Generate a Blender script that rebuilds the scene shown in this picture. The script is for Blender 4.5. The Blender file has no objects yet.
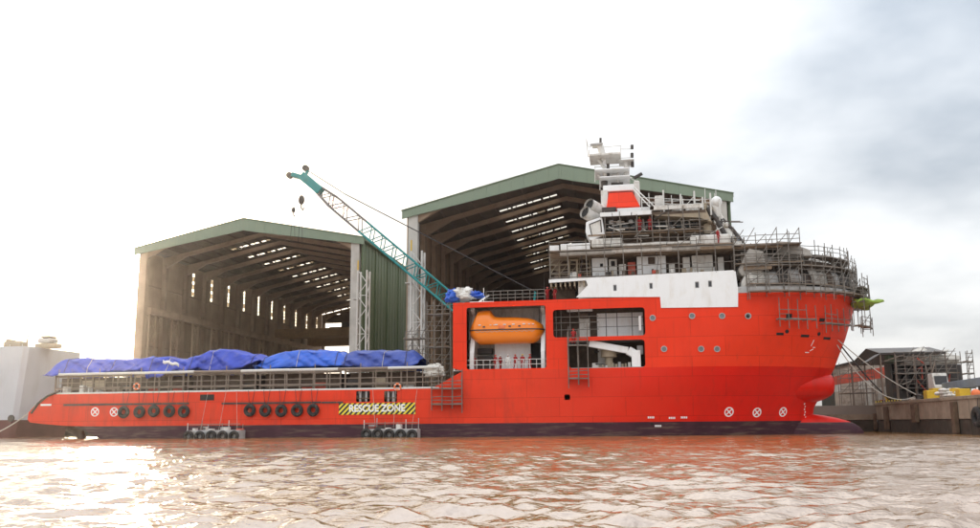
import bpy, bmesh, math, random
from math import sin, cos, tan, atan2, pi, radians, sqrt, exp
from mathutils import Vector, Matrix, noise
random.seed(11)
S = bpy.context.scene
COL = S.collection

# ---------------------------------------------------------------- camera
FPX, YAW, PITCH, ROLL, EYE, HOR = 800.0, radians(9.5), radians(9.0), 0.008, 1.42, 424.0
PW, PH = 980.0, 528.0
w_ = Vector((-sin(YAW)*cos(PITCH), cos(YAW)*cos(PITCH), sin(PITCH)))
r0_ = Vector((cos(YAW), sin(YAW), 0)); u0_ = r0_.cross(w_)
r_ = r0_*cos(ROLL) - u0_*sin(ROLL); u_ = u0_*cos(ROLL) + r0_*sin(ROLL)
SHIFT = (HOR - PH/2) - FPX*tan(PITCH)
EYEP = Vector((0, 0, EYE))
cd = bpy.data.cameras.new('camera'); cam = bpy.data.objects.new('camera', cd); COL.objects.link(cam)
cam.matrix_world = Matrix(((r_.x, u_.x, -w_.x, 0), (r_.y, u_.y, -w_.y, 0), (r_.z, u_.z, -w_.z, EYE), (0, 0, 0, 1)))
cd.sensor_width = 36.0; cd.lens = FPX/PW*36.0; cd.shift_y = SHIFT/PW; cd.clip_end = 9000; cd.clip_start = 0.2
S.camera = cam

# ---------------------------------------------------------------- sky, sun, exposure
SUN_AZ, SUN_EL = radians(-34.2), radians(10.9)      # azimuth from +Y towards +X
sund = Vector((sin(SUN_AZ)*cos(SUN_EL), cos(SUN_AZ)*cos(SUN_EL), sin(SUN_EL)))
W = bpy.data.worlds.new('World'); S.world = W; W.use_nodes = True
nt = W.node_tree; N = nt.nodes; N.clear(); LK = nt.links.new
def wn(t, **k):
    n = N.new(t)
    for a, b in k.items(): setattr(n, a, b)
    return n
def wmath(op, a, b=None, clamp=False):
    n = N.new('ShaderNodeMath'); n.operation = op; n.use_clamp = clamp
    for i, x in enumerate((a, b)):
        if x is None: continue
        if isinstance(x, (int, float)): n.inputs[i].default_value = x
        else: LK(x, n.inputs[i])
    return n.outputs[0]
sky = wn('ShaderNodeTexSky', sky_type='NISHITA', sun_disc=False, sun_elevation=SUN_EL, sun_rotation=SUN_AZ,
         air_density=1.0, dust_density=4.0, ozone_density=1.0)
skb = wn('ShaderNodeBackground'); LK(sky.outputs[0], skb.inputs[0]); skb.inputs[1].default_value = 0.10
tc = wn('ShaderNodeTexCoord')
# overcast veil: cloud layer on a flat ceiling, seen in perspective, with a forward-scatter glow about the sun
sep = wn('ShaderNodeSeparateXYZ'); LK(tc.outputs['Generated'], sep.inputs[0])
zz = wmath('ADD', wmath('MAXIMUM', sep.outputs[2], 0.0), 0.22)
cx = wmath('DIVIDE', sep.outputs[0], zz); cy = wmath('DIVIDE', sep.outputs[1], zz)
cmb = wn('ShaderNodeCombineXYZ'); LK(cx, cmb.inputs[0]); LK(cy, cmb.inputs[1]); cmb.inputs[2].default_value = 8.4
nz = wn('ShaderNodeTexNoise'); LK(cmb.outputs[0], nz.inputs['Vector'])
nz.inputs['Scale'].default_value = 0.75; nz.inputs['Detail'].default_value = 6; nz.inputs['Roughness'].default_value = 0.52
rmp = wn('ShaderNodeValToRGB'); LK(nz.outputs[0], rmp.inputs[0])
rmp.color_ramp.elements[0].position = 0.35; rmp.color_ramp.elements[0].color = (0.27, 0.305, 0.35, 1)
rmp.color_ramp.elements[1].position = 0.75; rmp.color_ramp.elements[1].color = (1.08, 1.07, 1.05, 1)
dot = wn('ShaderNodeVectorMath', operation='DOT_PRODUCT'); LK(tc.outputs['Generated'], dot.inputs[0]); dot.inputs[1].default_value = sund
dpos = wmath('MAXIMUM', dot.outputs['Value'], 0.0)
glow = wmath('ADD', wmath('MULTIPLY', wmath('POWER', dpos, 7.0), 0.32), wmath('MULTIPLY', wmath('POWER', dpos, 90.0), 1.6))
glow = wmath('ADD', glow, wmath('MULTIPLY', wmath('POWER', dpos, 1500.0), 8.0))
gcol = wn('ShaderNodeMix', data_type='RGBA', blend_type='ADD'); gcol.inputs['Factor'].default_value = 1.0
warm = wn('ShaderNodeVectorMath', operation='SCALE'); warm.inputs[0].default_value = (1.0, 0.90, 0.74); LK(glow, warm.inputs['Scale'])
# overcast luminance law: the zenith is three times as bright as the horizon
cie = wmath('ADD', wmath('MULTIPLY', wmath('MAXIMUM', sep.outputs[2], 0.0), 1.3333), 0.6667)
cloudc = wn('ShaderNodeVectorMath', operation='SCALE'); LK(rmp.outputs[0], cloudc.inputs[0]); LK(cie, cloudc.inputs['Scale'])
LK(cloudc.outputs[0], gcol.inputs['A']); LK(warm.outputs[0], gcol.inputs['B'])
CLOUD = 1.28
clb = wn('ShaderNodeBackground'); LK(gcol.outputs['Result'], clb.inputs[0]); clb.inputs[1].default_value = CLOUD
mx = wn('ShaderNodeMixShader'); mx.inputs[0].default_value = 0.86; LK(skb.outputs[0], mx.inputs[1]); LK(clb.outputs[0], mx.inputs[2])
wo = wn('ShaderNodeOutputWorld'); LK(mx.outputs[0], wo.inputs[0])

sl = bpy.data.lights.new('sun', 'SUN'); sl.energy = 2.2; sl.angle = radians(3.0); sl.color = (1.0, 0.84, 0.62)
so = bpy.data.objects.new('sun', sl); COL.objects.link(so)
so.rotation_euler = (-sund).to_track_quat('-Z', 'Y').to_euler(); so.location = sund*300
S.view_settings.view_transform = 'Standard'; S.view_settings.look = 'None'; S.view_settings.gamma = 1.0
S.view_settings.use_curve_mapping = False; S.view_settings.exposure = 0.62

# ---------------------------------------------------------------- survey helpers: photo point -> place on a known plane
def ray(px, py): return w_*FPX + r_*(px - PW/2) + u_*(PH/2 - py + SHIFT)
def at(px, py, Y): d = ray(px, py); return EYEP + d*(Y/d.y)
def atX(px, py, X): d = ray(px, py); return EYEP + d*(X/d.x)
def atZ(px, py, Z): d = ray(px, py); return EYEP + d*((Z - EYE)/d.z)

# ---------------------------------------------------------------- materials
MATS = {}
def mat(name, col, rough=0.6, metal=0.0, var=0.12, scale=1.5, bump=0.0, bscale=8.0, dirt=None, dscale=0.6, damt=0.5, dstretch=(1, 1, 1), coat=0.0, spec=0.5):
    m = bpy.data.materials.new(name); m.use_nodes = True; t = m.node_tree; b = t.nodes['Principled BSDF']
    b.inputs['Roughness'].default_value = rough; b.inputs['Metallic'].default_value = metal
    b.inputs['Specular IOR Level'].default_value = spec
    if coat: b.inputs['Coat Weight'].default_value = coat
    g = t.nodes.new('ShaderNodeNewGeometry')
    n = t.nodes.new('ShaderNodeTexNoise'); n.inputs['Scale'].default_value = scale; n.inputs['Detail'].default_value = 5
    t.links.new(g.outputs['Position'], n.inputs['Vector'])
    r = t.nodes.new('ShaderNodeValToRGB'); t.links.new(n.outputs[0], r.inputs[0])
    r.color_ramp.elements[0].position = 0.3; r.color_ramp.elements[1].position = 0.72
    r.color_ramp.elements[0].color = tuple(max(0, c*(1 - var)) for c in col) + (1,)
    r.color_ramp.elements[1].color = tuple(min(1, c*(1 + var)) for c in col) + (1,)
    out = r.outputs[0]
    if dirt:
        mp = t.nodes.new('ShaderNodeMapping'); mp.inputs['Scale'].default_value = dstretch; t.links.new(g.outputs['Position'], mp.inputs[0])
        n2 = t.nodes.new('ShaderNodeTexNoise'); n2.inputs['Scale'].default_value = dscale; n2.inputs['Detail'].default_value = 8; n2.inputs['Roughness'].default_value = 0.65
        t.links.new(mp.outputs[0], n2.inputs['Vector'])
        r2 = t.nodes.new('ShaderNodeValToRGB'); t.links.new(n2.outputs[0], r2.inputs[0])
        r2.color_ramp.elements[0].position = 0.5; r2.color_ramp.elements[0].color = (0, 0, 0, 1)
        r2.color_ramp.elements[1].position = 0.72; r2.color_ramp.elements[1].color = (damt, damt, damt, 1)
        x = t.nodes.new('ShaderNodeMix'); x.data_type = 'RGBA'; t.links.new(r2.outputs[0], x.inputs['Factor']); t.links.new(out, x.inputs['A'])
        x.inputs['B'].default_value = tuple(dirt) + (1,); out = x.outputs['Result']
    t.links.new(out, b.inputs['Base Color'])
    if bump:
        n3 = t.nodes.new('ShaderNodeTexNoise'); n3.inputs['Scale'].default_value = bscale; n3.inputs['Detail'].default_value = 4
        t.links.new(g.outputs['Position'], n3.inputs['Vector'])
        bp = t.nodes.new('ShaderNodeBump'); bp.inputs['Strength'].default_value = bump; bp.inputs['Distance'].default_value = 0.05
        t.links.new(n3.outputs[0], bp.inputs['Height']); t.links.new(bp.outputs[0], b.inputs['Normal'])
    MATS[name] = m; return m
RUST = (0.16, 0.07, 0.03)
mat('red_upper', (0.86, 0.046, 0.012), 0.45, spec=0.2, var=0.05, scale=0.35, bump=0.3, bscale=0.9, dirt=(0.70, 0.038, 0.012), dscale=0.5, damt=0.5, dstretch=(1, 1, 0.25))
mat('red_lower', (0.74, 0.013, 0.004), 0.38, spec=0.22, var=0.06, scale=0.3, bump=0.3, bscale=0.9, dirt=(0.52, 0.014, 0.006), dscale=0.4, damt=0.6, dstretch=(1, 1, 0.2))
def red_blend():  # red_lower goes from lighter red aft to deeper red forward along X
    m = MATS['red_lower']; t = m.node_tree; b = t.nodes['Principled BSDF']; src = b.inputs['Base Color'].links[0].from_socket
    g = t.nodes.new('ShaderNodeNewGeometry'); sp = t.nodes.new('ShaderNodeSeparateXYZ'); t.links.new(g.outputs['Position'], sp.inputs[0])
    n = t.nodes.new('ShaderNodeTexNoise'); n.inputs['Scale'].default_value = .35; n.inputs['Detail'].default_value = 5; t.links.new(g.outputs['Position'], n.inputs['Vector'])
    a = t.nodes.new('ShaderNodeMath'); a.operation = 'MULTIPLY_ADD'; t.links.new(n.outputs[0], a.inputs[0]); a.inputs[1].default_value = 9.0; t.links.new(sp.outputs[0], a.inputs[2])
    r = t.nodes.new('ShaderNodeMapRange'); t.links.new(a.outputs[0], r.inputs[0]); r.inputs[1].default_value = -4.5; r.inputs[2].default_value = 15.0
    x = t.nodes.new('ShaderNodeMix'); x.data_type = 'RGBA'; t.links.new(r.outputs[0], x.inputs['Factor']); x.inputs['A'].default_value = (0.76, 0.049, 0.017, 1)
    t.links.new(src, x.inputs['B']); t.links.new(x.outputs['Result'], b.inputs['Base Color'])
red_blend()
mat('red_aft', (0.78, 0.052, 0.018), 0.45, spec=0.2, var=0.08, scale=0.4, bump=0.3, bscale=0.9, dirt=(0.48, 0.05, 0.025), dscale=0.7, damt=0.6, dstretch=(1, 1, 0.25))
def seams(nm):
    t = MATS[nm].node_tree; b = t.nodes['Principled BSDF']; src = b.inputs['Base Color'].links[0].from_socket
    g = t.nodes.new('ShaderNodeNewGeometry'); sp = t.nodes.new('ShaderNodeSeparateXYZ'); t.links.new(g.outputs['Position'], sp.inputs[0])
    c = t.nodes.new('ShaderNodeCombineXYZ'); t.links.new(sp.outputs[0], c.inputs[0]); t.links.new(sp.outputs[2], c.inputs[1])
    k = t.nodes.new('ShaderNodeTexBrick'); t.links.new(c.outputs[0], k.inputs['Vector']); k.inputs['Scale'].default_value = 1.0; k.inputs['Brick Width'].default_value = 7.3; k.inputs['Row Height'].default_value = 2.15
    k.inputs['Mortar Size'].default_value = .035; k.inputs['Mortar Smooth'].default_value = .6
    k.inputs['Color1'].default_value = (1, 1, 1, 1); k.inputs['Color2'].default_value = (.94, .94, .94, 1); k.inputs['Mortar'].default_value = (.70, .70, .70, 1)
    x = t.nodes.new('ShaderNodeMix'); x.data_type = 'RGBA'; x.blend_type = 'MULTIPLY'; x.inputs['Factor'].default_value = 1.0
    t.links.new(src, x.inputs['A']); t.links.new(k.outputs['Color'], x.inputs['B']); t.links.new(x.outputs['Result'], b.inputs['Base Color'])
def wear(nm, amt):
    t = MATS[nm].node_tree; b = t.nodes['Principled BSDF']; src = b.inputs['Base Color'].links[0].from_socket; g = t.nodes.new('ShaderNodeNewGeometry')
    fac = None
    for sc, st, lo, hi, a in ((1.0, (1.6, 1.6, .10), .56, .74, amt), (2.2, (1, 1, 1.6), .64, .72, amt*.9)):
        mp = t.nodes.new('ShaderNodeMapping'); mp.inputs['Scale'].default_value = st; t.links.new(g.outputs['Position'], mp.inputs[0])
        n = t.nodes.new('ShaderNodeTexNoise'); n.inputs['Scale'].default_value = sc; n.inputs['Detail'].default_value = 9; n.inputs['Roughness'].default_value = .7; t.links.new(mp.outputs[0], n.inputs['Vector'])
        r = t.nodes.new('ShaderNodeMapRange'); t.links.new(n.outputs[0], r.inputs[0]); r.inputs[1].default_value = lo; r.inputs[2].default_value = hi; r.inputs[4].default_value = a
        x = t.nodes.new('ShaderNodeMix'); x.data_type = 'RGBA'; t.links.new(r.outputs[0], x.inputs['Factor']); t.links.new(src, x.inputs['A']); x.inputs['B'].default_value = (.22, .035, .018, 1) if fac is None else (.62, .16, .10, 1); src = x.outputs['Result']; fac = 1
    t.links.new(src, b.inputs['Base Color'])
for nm, a_ in (('red_upper', .32), ('red_lower', .35), ('red_aft', .5)): seams(nm); wear(nm, a_)
mat('antifouling', (0.062, 0.022, 0.032), 0.6, spec=0.25, var=0.2, scale=0.6, bump=0.1, dirt=(0.17, 0.12, 0.085), dscale=0.6, damt=0.9, dstretch=(.5, 1, 5))
mat('white_paint', (0.88, 0.875, 0.865), 0.35, var=0.02, scale=0.5, dirt=(0.66, 0.59, 0.5), dscale=1.0, damt=0.5, dstretch=(1, 1, 0.3))
mat('white_worn', (0.72, 0.69, 0.64), 0.6, var=0.1, scale=1.2, dirt=(0.30, 0.22, 0.15), dscale=1.3, damt=0.7, dstretch=(1, 1, 0.5), bump=0.15)
mat('grey_primer', (0.42, 0.41, 0.40), 0.65, var=0.12, scale=0.9, dirt=(0.24, 0.16, 0.10), dscale=1.1, damt=0.7, bump=0.1)
mat('shroud', (0.44, 0.41, 0.37), 0.7, var=0.16, scale=1.4, dirt=(0.24, 0.19, 0.14), dscale=1.0, damt=0.6, bump=0.6, bscale=2.2)
mat('dark_steel', (0.055, 0.045, 0.04), 0.6, var=0.3, scale=1.5, dirt=RUST, dscale=1.0, damt=0.5)
mat('black_void', (0.015, 0.013, 0.012), 0.8, var=0.1)
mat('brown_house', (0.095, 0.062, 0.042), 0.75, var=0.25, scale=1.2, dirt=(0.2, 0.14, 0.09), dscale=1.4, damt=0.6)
mat('tan_primer', (0.38, 0.31, 0.22), 0.7, var=0.15, scale=1.5, dirt=RUST, dscale=1.5, damt=0.5)
mat('pole_steel', (0.20, 0.175, 0.15), 0.5, metal=0.3, var=0.25, scale=2.0, dirt=RUST, dscale=3.0, damt=0.5)
mat('pole_white', (0.68, 0.66, 0.62), 0.5, var=0.1, scale=2.0, dirt=(0.4, 0.3, 0.22), dscale=2.0, damt=0.5)
mat('rail_brown', (0.26, 0.20, 0.155), 0.6, var=0.2, scale=2.0, dirt=(0.12, 0.07, 0.04), dscale=2.0, damt=0.6)
mat('plank', (0.27, 0.19, 0.125), 0.85, var=0.3, scale=1.6, dirt=(0.14, 0.10, 0.07), dscale=1.0, damt=0.7, bump=0.2)
mat('plank_grey', (0.25, 0.22, 0.19), 0.85, var=0.3, scale=1.6, dirt=(0.10, 0.08, 0.065), dscale=1.0, damt=0.7, bump=0.2)
mat('fascia_green', (0.215, 0.27, 0.19), 0.6, var=0.06, scale=0.2, dirt=(0.2, 0.26, 0.2), dscale=0.5, damt=0.4, dstretch=(1, 1, 0.15))
mat('wall_green', (0.10, 0.145, 0.07), 0.55, var=0.1, scale=0.25, dirt=(0.065, 0.09, 0.045), dscale=0.4, damt=0.6, dstretch=(1, 1, 0.12))
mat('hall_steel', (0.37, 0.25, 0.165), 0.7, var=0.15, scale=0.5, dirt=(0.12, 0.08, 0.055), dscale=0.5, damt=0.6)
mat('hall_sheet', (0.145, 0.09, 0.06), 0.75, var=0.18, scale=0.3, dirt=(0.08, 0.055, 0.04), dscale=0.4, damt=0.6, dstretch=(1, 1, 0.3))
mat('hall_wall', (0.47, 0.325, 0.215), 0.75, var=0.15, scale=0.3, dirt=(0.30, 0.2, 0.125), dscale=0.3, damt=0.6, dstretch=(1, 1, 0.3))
mat('concrete', (0.55, 0.52, 0.47), 0.85, var=0.12, scale=0.6, dirt=(0.34, 0.29, 0.24), dscale=0.5, damt=0.6, dstretch=(1, 1, 0.3), bump=0.2)
mat('quay_concrete', (0.31, 0.245, 0.18), 0.9, var=0.2, scale=0.8, dirt=(0.12, 0.085, 0.06), dscale=0.35, damt=0.85, dstretch=(1, 1, 0.5), bump=0.5, bscale=3)
mat('quay_weed', (0.060, 0.045, 0.032), 0.8, var=0.3, scale=1.2, dirt=(0.03, 0.028, 0.018), dscale=0.8, damt=0.8, bump=0.5, bscale=4)
mat('yard', (0.30, 0.26, 0.22), 0.9, var=0.2, scale=0.2, dirt=(0.16, 0.13, 0.10), dscale=0.1, damt=0.7)
mat('tarp_blue', (0.018, 0.11, 0.58), 0.45, var=0.15, scale=0.7, dirt=(0.09, 0.11, 0.42), dscale=0.9, damt=0.6, bump=0.25, bscale=2.6)
mat('tarp_violet', (0.022, 0.055, 0.44), 0.55, var=0.18, scale=0.7, dirt=(0.11, 0.13, 0.42), dscale=1.1, damt=0.6, bump=0.25, bscale=2.6)
mat('tarp_navy', (0.035, 0.07, 0.34), 0.5, var=0.2, scale=0.7, dirt=(0.12, 0.14, 0.36), dscale=1.2, damt=0.7, bump=0.6, bscale=1.8)
mat('orange_gelcoat', (1.0, 0.25, 0.006), 0.3, var=0.05, scale=0.6, coat=0.3, dirt=(0.7, 0.14, 0.01), dscale=0.6, damt=0.5)
mat('orange_plain', (0.85, 0.20, 0.06), 0.5)
mat('rubber', (0.022, 0.020, 0.019), 0.8, var=0.3, scale=4, dirt=(0.12, 0.09, 0.07), dscale=3, damt=0.6, bump=0.3)
mat('yellow_paint', (0.80, 0.50, 0.03), 0.5, var=0.1, dirt=(0.4, 0.25, 0.06), dscale=1.5, damt=0.5)
mat('yellow_crane', (0.36, 0.21, 0.09), 0.6, var=0.12, dirt=(0.22, 0.13, 0.06), dscale=0.6, damt=0.5)
mat('hazard_yellow', (0.85, 0.68, 0.05), 0.5, var=0.05)
mat('hazard_black', (0.02, 0.02, 0.02), 0.5, var=0.05)
mat('teal_paint', (0.005, 0.24, 0.235), 0.45, var=0.1, scale=1.5, dirt=(0.02, 0.14, 0.13), dscale=1.0, damt=0.6)
mat('lattice_grey', (0.17, 0.15, 0.14), 0.5, var=0.1)
mat('rope_dark', (0.06, 0.05, 0.05), 0.8); mat('rope_light', (0.50, 0.46, 0.40), 0.85, var=0.2, scale=3)
mat('glass_dark', (0.05, 0.05, 0.055), 0.08, var=0.1)
mat('glass_grey', (0.20, 0.20, 0.21), 0.15, var=0.1)
mat('ship_grey', (0.52, 0.53, 0.555), 0.5, var=0.04, scale=0.3, dirt=(0.40, 0.38, 0.37), dscale=0.5, damt=0.5, dstretch=(1, 1, 0.2), bump=0.1, bscale=0.7)
mat('ship_maroon', (0.13, 0.04, 0.035), 0.6, var=0.15, scale=0.5)
mat('rust_hull', (0.46, 0.38, 0.31), 0.8, var=0.3, scale=0.7, dirt=(0.12, 0.07, 0.05), dscale=0.8, damt=0.8, bump=0.3)
mat('red_primer', (0.60, 0.10, 0.06), 0.7, var=0.25, scale=0.9, dirt=(0.25, 0.12, 0.08), dscale=1.0, damt=0.7)
mat('block_grey', (0.075, 0.066, 0.06), 0.6, var=0.2, scale=0.8, dirt=RUST, dscale=0.9, damt=0.4)
mat('roof_tin', (0.13, 0.115, 0.105), 0.6, var=0.2, scale=0.8, dirt=(0.25, 0.15, 0.1), dscale=0.8, damt=0.4)
mat('green_net', (0.28, 0.40, 0.06), 0.8, var=0.3, scale=2)
mat('bluegrey', (0.23, 0.28, 0.33), 0.6, var=0.15)
mat('sack', (0.60, 0.56, 0.50), 0.9, var=0.2, scale=2, bump=0.4)
mat('cover_red', (0.33, 0.014, 0.014), 0.8, var=0.15, scale=6); mat('cover_white', (0.70, 0.68, 0.64), 0.8, var=0.1, scale=6)
mat('skin', (0.42, 0.22, 0.14), 0.6, var=0.1); mat('boots', (0.03, 0.025, 0.02), 0.7); mat('helmet_white', (0.8, 0.8, 0.78), 0.3); mat('helmet_yellow', (0.8, 0.55, 0.05), 0.3)
mat('helmet_red', (0.6, 0.03, 0.02), 0.3)
mat('wood_dark', (0.12, 0.075, 0.045), 0.85, var=0.3, scale=1.5, dirt=(0.2, 0.14, 0.09), dscale=0.9, damt=0.6)
def glazing():      # fibreglass daylight sheet: lets the sky through, a little milky
    m = bpy.data.materials.new('daylight_sheet'); m.use_nodes = True; t = m.node_tree; t.nodes.clear()
    a = t.nodes.new('ShaderNodeBsdfTransparent'); a.inputs[0].default_value = (0.95, 0.93, 0.88, 1)
    b = t.nodes.new('ShaderNodeBsdfTranslucent'); b.inputs[0].default_value = (0.85, 0.83, 0.78, 1)
    x = t.nodes.new('ShaderNodeMixShader'); x.inputs[0].default_value = 0.25; o = t.nodes.new('ShaderNodeOutputMaterial')
    t.links.new(a.outputs[0], x.inputs[1]); t.links.new(b.outputs[0], x.inputs[2]); t.links.new(x.outputs[0], o.inputs[0])
    MATS['daylight'] = m
    d = m.copy(); d.name = 'daylight_sheet_dirty'; d.node_tree.nodes['Transparent BSDF'].inputs[0].default_value = (.45, .40, .33, 1); d.node_tree.nodes['Translucent BSDF'].inputs[0].default_value = (.4, .35, .28, 1); MATS['daylight_dirty'] = d
glazing()
def water_mat():
    m = bpy.data.materials.new('harbour_water'); m.use_nodes = True; t = m.node_tree; b = t.nodes['Principled BSDF']
    b.inputs['Roughness'].default_value = 0.05; b.inputs['IOR'].default_value = 3.6
    g = t.nodes.new('ShaderNodeNewGeometry')
    n = t.nodes.new('ShaderNodeTexNoise'); n.inputs['Scale'].default_value = 0.15; t.links.new(g.outputs['Position'], n.inputs['Vector'])
    r = t.nodes.new('ShaderNodeValToRGB'); t.links.new(n.outputs[0], r.inputs[0])
    r.color_ramp.elements[0].color = (0.27, 0.138, 0.050, 1); r.color_ramp.elements[1].color = (0.34, 0.19, 0.08, 1)
    t.links.new(r.outputs[0], b.inputs['Base Color'])
    hs = None
    for sc, amp, st in ((2.2, 1.0, (1, 1.5, 1)), (6.0, 0.35, (1, 1.3, 1)), (0.7, 1.6, (1, 1.6, 1))):
        mp = t.nodes.new('ShaderNodeMapping'); mp.inputs['Scale'].default_value = st; t.links.new(g.outputs['Position'], mp.inputs[0])
        q = t.nodes.new('ShaderNodeTexNoise'); q.inputs['Scale'].default_value = sc; q.inputs['Detail'].default_value = 3; t.links.new(mp.outputs[0], q.inputs['Vector'])
        k = t.nodes.new('ShaderNodeMath'); k.operation = 'MULTIPLY'; k.inputs[1].default_value = amp; t.links.new(q.outputs[0], k.inputs[0])
        if hs is None: hs = k.outputs[0]
        else:
            s = t.nodes.new('ShaderNodeMath'); s.operation = 'ADD'; t.links.new(hs, s.inputs[0]); t.links.new(k.outputs[0], s.inputs[1]); hs = s.outputs[0]
    bp = t.nodes.new('ShaderNodeBump'); bp.inputs['Strength'].default_value = 0.7; bp.inputs['Distance'].default_value = 0.08
    t.links.new(hs, bp.inputs['Height']); t.links.new(bp.outputs[0], b.inputs['Normal'])
    MATS['water'] = m
water_mat()

# ---------------------------------------------------------------- mesh builder
class MB:
    def __init__(s): s.v = []; s.f = []; s.m = []
    def add(s, vs, fs, mi=0):
        o = len(s.v); s.v += [tuple(v) for v in vs]; s.f += [[i + o for i in f] for f in fs]; s.m += [mi]*len(fs); return s
    def box(s, x0, x1, y0, y1, z0, z1, mi=0):
        return s.add([(x0, y0, z0), (x1, y0, z0), (x1, y1, z0), (x0, y1, z0), (x0, y0, z1), (x1, y0, z1), (x1, y1, z1), (x0, y1, z1)],
                     [(3, 2, 1, 0), (4, 5, 6, 7), (0, 1, 5, 4), (1, 2, 6, 5), (2, 3, 7, 6), (3, 0, 4, 7)], mi)
    def bar(s, p, q, a, b, mi=0, up=(0, 0, 1)):
        p = Vector(p); q = Vector(q); d = (q - p).normalized(); up = Vector(up)
        if abs(d.dot(up)) > 0.98: up = Vector((0, 1, 0))
        e = d.cross(up).normalized()*a/2; f = e.cross(d).normalized()*b/2
        vs = [c + i*e + j*f for c in (p, q) for i, j in ((-1, -1), (1, -1), (1, 1), (-1, 1))]
        return s.add(vs, [(0, 1, 2, 3), (7, 6, 5, 4), (0, 4, 5, 1), (1, 5, 6, 2), (2, 6, 7, 3), (3, 7, 4, 0)], mi)
    def path(s, pts, r, n=8, mi=0, caps=True):
        pts = [Vector(p) for p in pts]; rs = r if isinstance(r, (list, tuple)) else [r]*len(pts); vs = []; fs = []
        up = None
        for i, p in enumerate(pts):
            d = (pts[min(i + 1, len(pts) - 1)] - pts[max(i - 1, 0)]).normalized()
            if up is None: up = Vector((0, 0, 1)) if abs(d.z) < 0.9 else Vector((1, 0, 0))
            e = d.cross(up).normalized(); f = e.cross(d).normalized(); up = f
            for k in range(n): a = 2*pi*k/n; vs.append(p + (e*cos(a) + f*sin(a))*rs[i])
        for i in range(len(pts) - 1):
            for k in range(n): fs.append((i*n + k, (i + 1)*n + k, (i + 1)*n + (k + 1) % n, i*n + (k + 1) % n))
        if caps: fs.append(tuple(range(n))); fs.append(tuple(reversed(range((len(pts) - 1)*n, len(pts)*n))))
        return s.add(vs, fs, mi)
    def grid(s, rows, mi=0, closed=False):
        nr, nc = len(rows), len(rows[0]); vs = [v for r in rows for v in r]; fs = []
        for i in range(nr - 1):
            for j in range(nc if closed else nc - 1): fs.append((i*nc + j, i*nc + (j + 1) % nc, (i + 1)*nc + (j + 1) % nc, (i + 1)*nc + j))
        return s.add(vs, fs, mi)
    def prism(s, poly, f, mi=0):         # poly: 2D points; f(u, v, k) -> 3D for k = 0, 1
        n = len(poly); vs = [f(u, v, 0) for u, v in poly] + [f(u, v, 1) for u, v in poly]
        return s.add(vs, [tuple(range(n)), tuple(reversed(range(n, 2*n)))] + [(i, i + n, (i + 1) % n + n, (i + 1) % n) for i in range(n)], mi)
    def ball(s, c, rx, ry, rz, n=12, k=8, mi=0):
        rows = []
        for i in range(k + 1):
            a = -pi/2 + pi*i/k
            rows.append([(c[0] + rx*cos(a)*cos(2*pi*j/n), c[1] + ry*cos(a)*sin(2*pi*j/n), c[2] + rz*sin(a)) for j in range(n)])
        return s.grid(rows, mi, True)
    def mesh(s, name, mats, smooth=False, center=True):
        c = Vector((0, 0, 0))
        if center and s.v:
            lo = [min(v[i] for v in s.v) for i in range(3)]; hi = [max(v[i] for v in s.v) for i in range(3)]
            c = Vector([(a + b)/2 for a, b in zip(lo, hi)]); s.v = [tuple(Vector(v) - c) for v in s.v]
        me = bpy.data.meshes.new(name); me.from_pydata(s.v, [], s.f)
        for m in mats: me.materials.append(MATS[m])
        me.polygons.foreach_set('material_index', s.m)
        bm = bmesh.new(); bm.from_mesh(me); bmesh.ops.recalc_face_normals(bm, faces=bm.faces); bm.to_mesh(me); bm.free()
        if smooth: me.shade_smooth(); me.set_sharp_from_angle(angle=radians(38))
        me.update(); return me, c
    def build(s, name, mats, parent=None, smooth=False, bevel=0.0):
        mats = [mats] if isinstance(mats, str) else mats
        me, c = s.mesh(name, mats, smooth); o = link(name, me, parent, c)
        if bevel:
            b = o.modifiers.new('bevel', 'BEVEL'); b.width = bevel; b.segments = 2; b.limit_method = 'ANGLE'
        return o
def wloc(o):
    return Vector(o.get('_w', (0, 0, 0))) if False else WL[o.name]
WL = {}
def link(name, me, parent, c):
    o = bpy.data.objects.new(name, me); COL.objects.link(o); o.location = c
    WL[o.name] = Vector(c)
    if parent:
        o.parent = parent; o.matrix_parent_inverse = Matrix.Translation(-WL[parent.name])
    return o
def tag(o, label=None, cat=None, group=None, kind=None):
    for k, v in (('label', label), ('category', cat), ('group', group), ('kind', kind)):
        if v: o[k] = v
    return o
def thing(name, loc, label, cat, group=None):
    o = bpy.data.objects.new(name, None); COL.objects.link(o); o.location = loc; o.empty_display_size = 0.3; WL[o.name] = Vector(loc)
    return tag(o, label, cat, group)
def box(name, m, parent, x0, x1, y0, y1, z0, z1, bevel=0.0): return MB().box(x0, x1, y0, y1, z0, z1).build(name, m, parent, bevel=bevel)
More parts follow.
